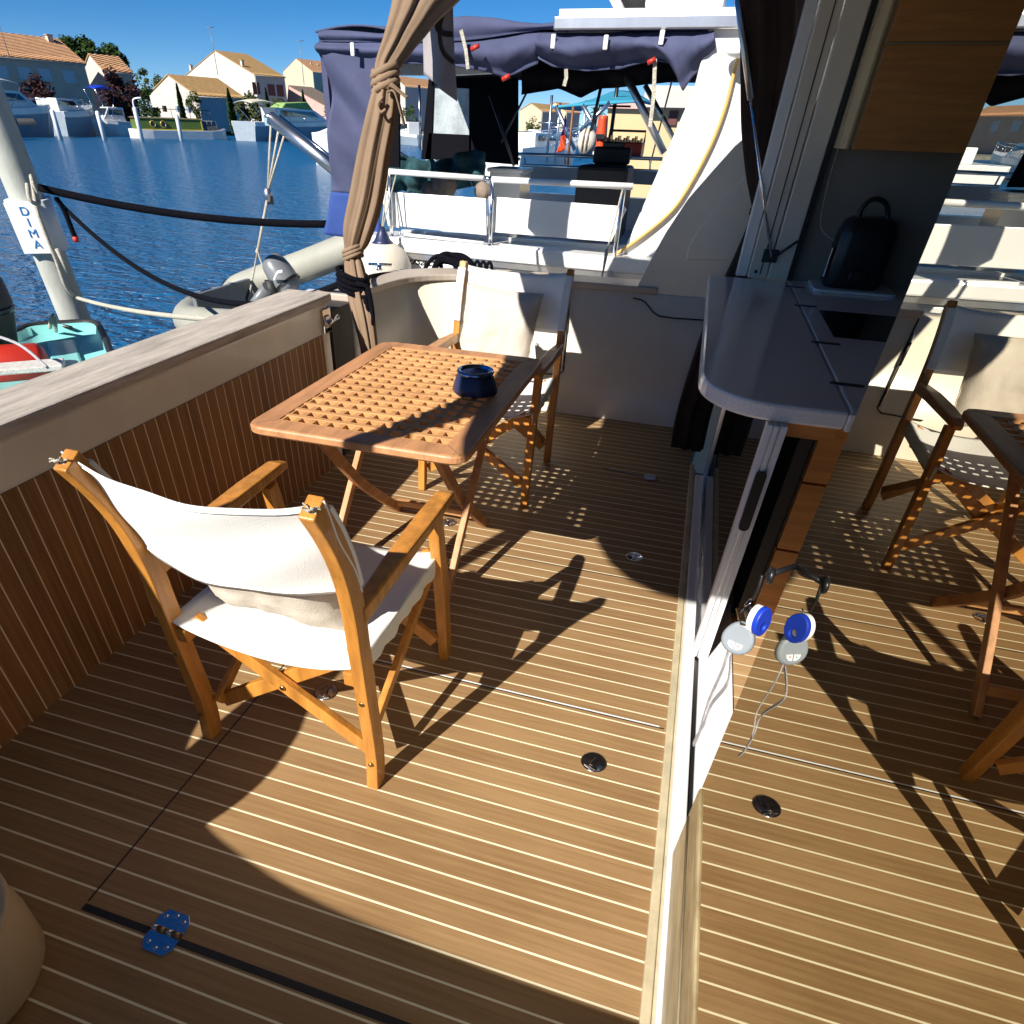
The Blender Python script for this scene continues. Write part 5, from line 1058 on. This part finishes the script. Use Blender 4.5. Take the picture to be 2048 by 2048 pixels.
# ---------------- boats by the quay
def boat(name, label, us, vs_, ub, vb, beam, fb, parts, hullm=M_gelw, sheer=.35, group='boats moored along the far quay', cat='motorboat', flare=.85, blunt=.0):
    S_ = PX(us, vs_, 2, -.6); B0 = PX(ub, vb, 2, -.6); L_ = (B0 - S_).length; xd = (B0 - S_).normalized(); yd = UP.cross(xd).normalized()
    t = empty(name, S_, label, cat, 0, group)
    def G(x, y, z): return S_ + xd * (x * L_) + yd * y + UP * z
    st_ = [0, .15, .35, .55, .75, .88, .96, 1.0]; rings, dk = [], []
    def hw(x): return beam / 2 * (1 - max(0, (x - .45) / .55) ** 2.2 * (1 - blunt))
    for x in st_:
        h_ = hw(x); z_ = fb * (1 + sheer * x * x); fw = h_ * flare * (1 - .5 * x * x * (1 - blunt)); xo = x - .06 * (x > .7) * (x - .7) / .3
        rings.append([G(xo, -fw, -.2), G(x, -h_, z_ * .75), G(x, -h_, z_), G(x, 0, z_ + .05), G(x, h_, z_), G(x, h_, z_ * .75), G(xo, fw, -.2), G(xo, 0, -.35)])
    P(MB().loft(rings, smooth=False), 'hull', hullm, t, bevel=.02)
    for s_ in (-1, 1):
        P(MB().loft([[G(x, s_ * (hw(x) + .03), fb * (1 + sheer * x * x) * k_) for x in st_] for k_ in (.78, .9, 1.0)], closed=False, smooth=False), 'topside_band', M_gelw, t, solid=.04)
    Rr = MB()
    for s_ in (-1, 1): Rr.tube([G(x, s_ * hw(x) * 1.01, fb * (1 + sheer * x * x)) for x in st_], .05, 6)
    P(Rr, 'gunwale', M_gelw, t)
    if 'rail' in parts:
        Rr = MB()
        for s_ in (-1, 1):
            pt_ = [G(x, s_ * hw(x) * .95, fb * (1 + sheer * x * x) + .65) for x in (.35, .5, .65, .8, .92, .99)]; Rr.tube(pt_, .03, 6)
            for x in (.35, .5, .65, .8, .92): Rr.tube([G(x, s_ * hw(x) * .95, fb * (1 + sheer * x * x)), G(x, s_ * hw(x) * .95, fb * (1 + sheer * x * x) + .65)], .025, 6)
        P(Rr, 'bow_rail', M_steel, t)
    if 'cabin' in parts:
        x0_, x1_, hh, sl_ = parts['cabin']; bw_ = beam * .36
        P(MB().loft([[G(x0_, -bw_, fb), G(x1_ + sl_, -bw_ * .8, fb), G(x1_, -bw_ * .8, fb + hh), G(x0_, -bw_, fb + hh)], [G(x0_, bw_, fb), G(x1_ + sl_, bw_ * .8, fb), G(x1_, bw_ * .8, fb + hh), G(x0_, bw_, fb + hh)]], smooth=False), 'cabin', M_gelw, t, bevel=.06)
        for s_ in (-1, 1):
            P(MB().loft([[G(x0_ + .04, s_ * bw_ * 1.0 + d_, fb + hh * .45), G(x1_ + sl_ * .25, s_ * bw_ * .86 + d_, fb + hh * .45), G(x1_ - .005, s_ * bw_ * .83 + d_, fb + hh * .85), G(x0_ + .04, s_ * bw_ * 1.0 + d_, fb + hh * .85)] for d_ in (-.03, .03)], smooth=False), 'side_window', M_glassd, t)
        P(MB().loft([[G(x1_ + sl_ * .62 + d_, -bw_ * .7, fb + hh * .42), G(x1_ + sl_ * .12 + d_, -bw_ * .7, fb + hh * .92), G(x1_ + sl_ * .12 + d_, bw_ * .7, fb + hh * .92), G(x1_ + sl_ * .62 + d_, bw_ * .7, fb + hh * .42)] for d_ in (-.001, .004)], smooth=False), 'windscreen', M_glassd, t)
    if 'top' in parts:
        x0_, x1_, z0_, m2 = parts['top']; bw_ = beam * .38
        P(MB().grid(lambda u, v: G(x0_ + (x1_ - x0_) * u, (v * 2 - 1) * bw_, z0_ + .28 * math.sin(u * math.pi) - .25 * (v * 2 - 1) ** 2), 10, 8), 'bimini', m2, t, solid=.04)
        Rr = MB()
        for s_ in (-1, 1):
            for x in (x0_, x1_): Rr.tube([G((x0_ + x1_) / 2, s_ * bw_, fb), G(x, s_ * bw_, z0_ - .2)], .025, 6)
        P(Rr, 'bimini_frame', M_steel, t)
    return t, G, L_
t, G, L_ = boat('cabin_cruiser', 'large white cruiser with dark hull window at the far left', -75, 273, 118, 273, 4.6, 2.5, dict(rail=1, cabin=(.22, .60, 1.7, .22), top=(.25, .62, 5.0, M_gelw)), hullm=M_hullb, sheer=.25)
P(MB().loft([[G(x, -2.26 + d_, z) for x, z in ((.42, 1.1), (.62, 1.15), (.60, 1.75), (.42, 1.7))] for d_ in (0, .1)], smooth=False), 'hull_window', M_glassd, t)
boat('cabin_cruiser', 'white bow of a grey boat cut off at the left edge', -60, 280, 28, 278, 2.6, 1.3, dict(rail=1, cabin=(.2, .5, .8, .2)))
boat('cabin_cruiser', 'white cruiser with long sharp bow in front of the taupe house', 112, 272, 198, 271, 3.8, 2.5, dict(rail=1, cabin=(.02, .42, 1.3, .28)), hullm=M_hullb, sheer=.35)
boat('cabin_cruiser', 'white boat with bright blue bimini moored stern out', 275, 273, 190, 272, 3.2, 1.6, dict(rail=1, cabin=(.3, .62, 1.6, .2), top=(.42, .85, 5.2, M_float)), sheer=.2)
# davit hooks on that boat's stern
t, G, L_ = boat('cruiser', 'white cruiser with green canvas cover moored right of the green canal boat', 492, 282, 676, 281, 3.6, 2.1, dict(rail=1, cabin=(.25, .66, 1.7, .22), top=(.02, .28, 4.3, mat('cream_awning', (.66, .62, .48), .8))), hullm=M_hullb, sheer=.25)
P(MB().loft([[G(x, y, z) for x, y, z in ((.32, -1.1, 3.8), (.66, -1.0, 3.8), (.62, -.7, 4.7), (.38, -.8, 4.4))], [G(x, y, z) for x, y, z in ((.32, 1.1, 3.8), (.66, 1.0, 3.8), (.62, .7, 4.7), (.38, .8, 4.4))]], smooth=False), 'green_cover', mat('lime_canvas', (.30, .48, .14), .85, vs=2, var=.15), t, bevel=.08)
boat('cruiser', 'white bow hidden mostly by the blue canvas at the neighbouring stern', 645, 330, 690, 330, 2.2, 1.6, dict())
boat('small_cabin_boat', 'small blue and white cabin boat between curtain and window', 850, 292, 792, 288, 2.6, 1.2, dict(cabin=(.35, .75, 1.5, .05), rail=1), hullm=M_hullb)
# narrowboat
S_ = PX(272, 276, 2, -.6); B0 = PX(452, 279, 2, -.6); xd = (B0 - S_).normalized(); yd = UP.cross(xd).normalized(); Ln = (B0 - S_).length
t = empty('canal_boat', S_, 'green canal boat with yellow trim, two brass portholes and white hull', 'canal boat', 0, 'boats moored along the far quay')
def GN(x, y, z): return S_ + xd * (x * Ln) + yd * y + UP * z
rings = []
for x, h_, z_ in ((-.05, .3, 1.0), (.02, 1.4, .95), (.15, 1.6, .9), (.6, 1.6, .9), (.8, 1.6, .95), (.93, 1.35, 1.05), (1.0, .35, 1.2)): rings.append([GN(x, -h_ * .9, -.2), GN(x, -h_, z_), GN(x, h_, z_), GN(x, h_ * .9, -.2)])
P(MB().loft(rings, smooth=False), 'hull', M_gelw, t, bevel=.03); zc1, zc2 = .95, 2.15
P(MB().loft([[GN(x, -1.35, zc1), GN(x, -1.2, zc2), GN(x, 1.2, zc2), GN(x, 1.35, zc1)] for x in (.02, .70)], smooth=False), 'cabin', M_green, t)
yt = MB()
for z_ in (zc1 + .04, zc2 - .02): yt.sweep([GN(.02, -1.39 if z_ < 1.5 else -1.24, z_), GN(.70, -1.39 if z_ < 1.5 else -1.24, z_)], (0, 0, 1), .09, .05)
yt.sweep([GN(.70, -1.38, zc1), GN(.70, -1.23, zc2)], xd, .12, .05); P(yt, 'yellow_trim', M_yellow, t)
P(MB().loft([[GN(x, -1.3, zc2), GN(x, 0, zc2 + .12), GN(x, 1.3, zc2)] for x in (.0, .72)], smooth=False), 'roof', M_tile3, t)
for x in (.17, .28):
    pc_ = GN(x, -1.36, 1.55); fr_ = P(MB().tube([pc_ + (xd * math.cos(a_) + UP * math.sin(a_)) * .34 for a_ in [q * 2 * math.pi / 20 for q in range(21)]], .07, 6), 'porthole', mat('porthole_brass', (.55, .42, .12), .3, .6), t); P(MB().loft([[pc_ + yd * d_ + (xd * math.cos(a_) + UP * math.sin(a_)) * .32 for a_ in [q * 2 * math.pi / 20 for q in range(20)]] for d_ in (-.03, .05)]), 'pane', M_glassd, fr_)
for k in range(3): P(MB().loft([[GN(.72 + k * .055, -1.2 - d_, 1.0), GN(.765 + k * .055, -1.2 - d_, 1.0), GN(.765 + k * .05, -1.1 - d_, 2.0), GN(.72 + k * .05, -1.1 - d_, 2.0)] for d_ in (0, .05)], smooth=False), 'wheelhouse_window', M_glassd, t)
P(MB().loft([[GN(x, -1.1, 1.0), GN(x, -1.0, 2.05), GN(x, 1.0, 2.05), GN(x, 1.1, 1.0)] for x in (.71, .88)], smooth=False), 'wheelhouse', M_gelw, t)
rr = MB()
for s_ in (-1.1,): 
    rr.tube([GN(.0, s_, 3.15), GN(.82, s_, 3.15)], .04, 6); 
    for x in (0, .2, .4, .6, .82): rr.tube([GN(x, s_, 2.2), GN(x, s_, 3.15)], .035, 6)
rr.tube([GN(.72, -1.1, 3.1), GN(.85, -1.1, 2.1)], .04, 6); P(rr, 'roof_rail', M_black, t)
for k, x in enumerate((.36, .5, .62)): P(MB().box(*sorted((GN(x, 0, 0).x, GN(x + .05, 0, 0).x)), GN(x, -.5, 0).y, GN(x, -.5, 0).y + .5, zc2 + .1 - .0, zc2 + .75), 'roof_box', M_hullb if k else M_rub, t)
# white piles
for i, (ut, vt, ub_, vb, lab) in enumerate(((-4, 221, 10, 268, 'first white pile at the left edge of the far quay'), (105, 223, 121, 277, 'white pile between the two left cruisers'), (193, 226, 209, 278, 'white pile left of the blue bimini boat'), (266, 218, 284, 279, 'white pile with bent lamp arms beside the canal boat stern'), (352, 232, 363, 279, 'white pile in front of the green canal boat cabin'))):
    b_ = PX(ub_, vb, 2, -.6); b_ = CAMP + (b_ - CAMP) * .93; b_.z = -.8; h_ = along(b_, UP, v=vt); t = empty('white_pile', b_, lab, 'mooring pile', 0, 'white piles in front of the far boats')
    P(MB().lathe([(.24, 0), (.24, h_), (.18, h_ + .15), (.01, h_ + .2)], b_, 14), 'post', M_sleeve, t)
    if i == 3: P(MB().tube(smooth_path([b_ + UP * (h_ - .2), b_ + UP * (h_ + .8) + V((.1, 0, 0)), b_ + UP * (h_ + 1.0) + V((1.0, .3, 0))]), .09, 8), 'bent_arm', M_sleeve, t)
# hooks like davits on the bimini boat
b_ = PX(234, 268, 2, -.6)
t = empty('stern_davits', b_, 'pair of bent white davit arms on the boat with the blue bimini', 'davits')
for k in range(3): P(MB().tube(smooth_path([b_ + V((k * 1.2, k * .8, 2.0)), b_ + V((k * 1.2, k * .8, 3.6)), b_ + V((k * 1.2 + .3, k * .8, 4.1)), b_ + V((k * 1.2 + 1.2, k * .8 - .3, 4.3))]), .08, 8), 'davit_tube', M_sleeve, t)
# antennas
for u, v, hh, lab in ((14, 72, 4, 'thin television aerial on the taupe roof'), (432, 102, 3.4, 'thin television aerial on the tall white house'), (606, 122, 3.2, 'thin television aerial on the cream house')):
    b_ = CAMP + ray(u, v + 26).normalized() * 105; t = empty('roof_aerial', b_, lab, 'aerial', 0, 'roof aerials')
    P(MB().tube([b_ - UP * 1.0, b_ + UP * hh], .035, 6), 'mast', M_eng, t); P(MB().tube([b_ + UP * hh * .9 - V((.4, .3, 0)), b_ + UP * hh * .95 + V((.4, .3, 0))], .03, 6), 'cross_arm', M_eng, t)
b_ = PX(448, 262, 2, 0); t = empty('street_lamp', b_, 'dark lantern street lamp in front of the low tan roof', 'street lamp'); h_ = along(b_, UP, v=182)
P(MB().tube([b_, b_ + UP * h_], [.12, .07], 8), 'post', M_black, t); P(MB().lathe([(.12, 0), (.35, .5), (.40, .55), (.02, .95)], b_ + UP * h_, 8), 'lantern', M_black, t)
# ---------------- boats under the canopy opening
gq = 'boats seen under the navy canopy'
boat('sailing_boat', 'white boat seen in the mirrored door beyond the neighbouring cockpit', 880, 318, 985, 312, 2.8, 1.3, dict(rail=1, cabin=(.2, .55, 1.0, .15)), group='boats seen under the navy canopy')
t, G, L_ = boat('sailing_boat', 'white boat with radar arch and winch seen below the navy canopy', 1000, 352, 1150, 330, 2.4, 1.3, dict(rail=1, cabin=(.2, .55, .7, .15)), group=gq)
boat('sailing_boat', 'second white boat with sloping bow behind the red flag', 1060, 315, 1200, 312, 2.6, 1.2, dict(rail=1, cabin=(.1, .4, .8, .2)), group=gq)
boat('sailing_boat', 'white boat beside the ochre building', 1330, 330, 1180, 326, 2.6, 1.1, dict(rail=1, cabin=(.2, .5, .7, .2)), group=gq)
boat('sailing_boat', 'low grey hulled boat far behind the yellow houses quay', 1040, 296, 1120, 294, 3, 1.3, dict(rail=1, cabin=(.3, .6, 1.0, .2)), hullm=M_hullb, group=gq)
for i, (u, v0, v1, y, lab) in enumerate(((1093, 325, 190, 16, 'thin mast left of the red flag'), (1110, 325, 205, 18, 'second thin mast left of the red flag'), (1160, 320, 200, 20, 'thin mast beside the cream outboard cover'), (1218, 300, 150, 12, 'dark slim mast in front of the ochre building'))):
    a, b2 = PX(u, v0, 1, y), PX(u, v1, 1, y); one(MB().tube([a, V((a.x, a.y, b2.z))], .03, 8).tube([V((a.x - .25, a.y, a.z * .4 + b2.z * .6)), V((a.x + .25, a.y, a.z * .4 + b2.z * .6))], .015, 6), 'boat_mast', M_alu if i < 3 else M_black, lab, 'mast', 'masts behind the canopy')
a = PX(1135, 330, 1, 8.2); t = empty('flag_staff', a, 'red and blue ensign on a slim brown staff behind the neighbouring boat', 'flag')
tp = PX(1130, 212, 1, 8.2); P(MB().tube([V((a.x, 8.2, a.z)), V((a.x, 8.2, tp.z))], .014, 8), 'staff', mat('staff_wood', (.20, .09, .04), .5), t)
def flg(l0, l1, m_, nm): return P(MB().grid(lambda u, v: (lambda q: (q.x + .0, 8.2 + .04 * math.sin(u * 6 + v * 5), q.z))(PX(1131 - 17 * u * (l0 + (l1 - l0) * v), 228 + 72 * (l0 + (l1 - l0) * v) + 6 * u, 1, 8.2)), 8, 10), nm, m_, t, solid=.003)
flg(.0, .55, mat('ensign_purple', (.10, .05, .22), .8), 'blue_cloth'); flg(.55, 1.0, M_orange, 'red_cloth')
c_ = PX(1174, 283, 1, 9.0); t = empty('cream_outboard_cover', c_, 'cream canvas cover with brown straps over an outboard motor', 'outboard cover'); rr_ = 19 / FPX * depth(c_)
P(MB().lathe([(.01, -rr_ * 1.1), (rr_ * .7, -rr_), (rr_, -.2 * rr_), (rr_ * .9, rr_ * .6), (rr_ * .4, rr_ * 1.05), (.01, rr_ * 1.1)], c_, 20), 'cover', M_fender, t)
for k in (-.25, .15): P(MB().tube([c_ + V((k * rr_ + .1 * rr_ * math.sin(a_), math.cos(a_) * rr_ * 1.02, math.sin(a_) * rr_ * 1.08)) for a_ in [q * 2 * math.pi / 20 for q in range(21)]], .012, 6), 'strap', M_taupe, t)
c_ = PX(1203, 268, 1, 9.4); t = empty('orange_life_jacket', c_, 'orange life jacket hanging beside the cream outboard cover', 'life jacket'); w_ = 8 / FPX * depth(c_)
P(MB().grid(lambda u, v: c_ + V(((u * 2 - 1) * w_ * (.6 + .6 * v), -.06 * math.sin(u * 3.14), (.5 - v) * w_ * 7)), 6, 10), 'vest', M_orange, t, solid=.06); P(MB().box(c_.x - w_, c_.x + w_, c_.y - .12, c_.y - .07, c_.z - .05, c_.z), 'belt', M_black, t)
# turquoise awning
t = empty('turquoise_awning', PY(1190, 195, 12), 'turquoise awning stretched over a boat beyond the navy canopy', 'awning')
P(MB().grid(lambda u, v: (lambda q: (q.x, 11 + 2.5 * v, q.z + .10 * math.sin(u * 3.14) * v))(PX(1104 + 180 * u, 214 - 12 * u - (4 + 22 * math.sin(u * 3.14)) * v, 1, 11)), 16, 8), 'cloth', M_aqua, t, solid=.03)
for u1, v1, u2, v2 in ((1112, 212, 1150, 300), (1220, 205, 1160, 262), (1165, 210, 1200, 275)): P(MB().tube([PX(u1, v1, 1, 11), PX(u2, v2, 1, 11)], .03, 8), 'awning_pole', M_alu, t)
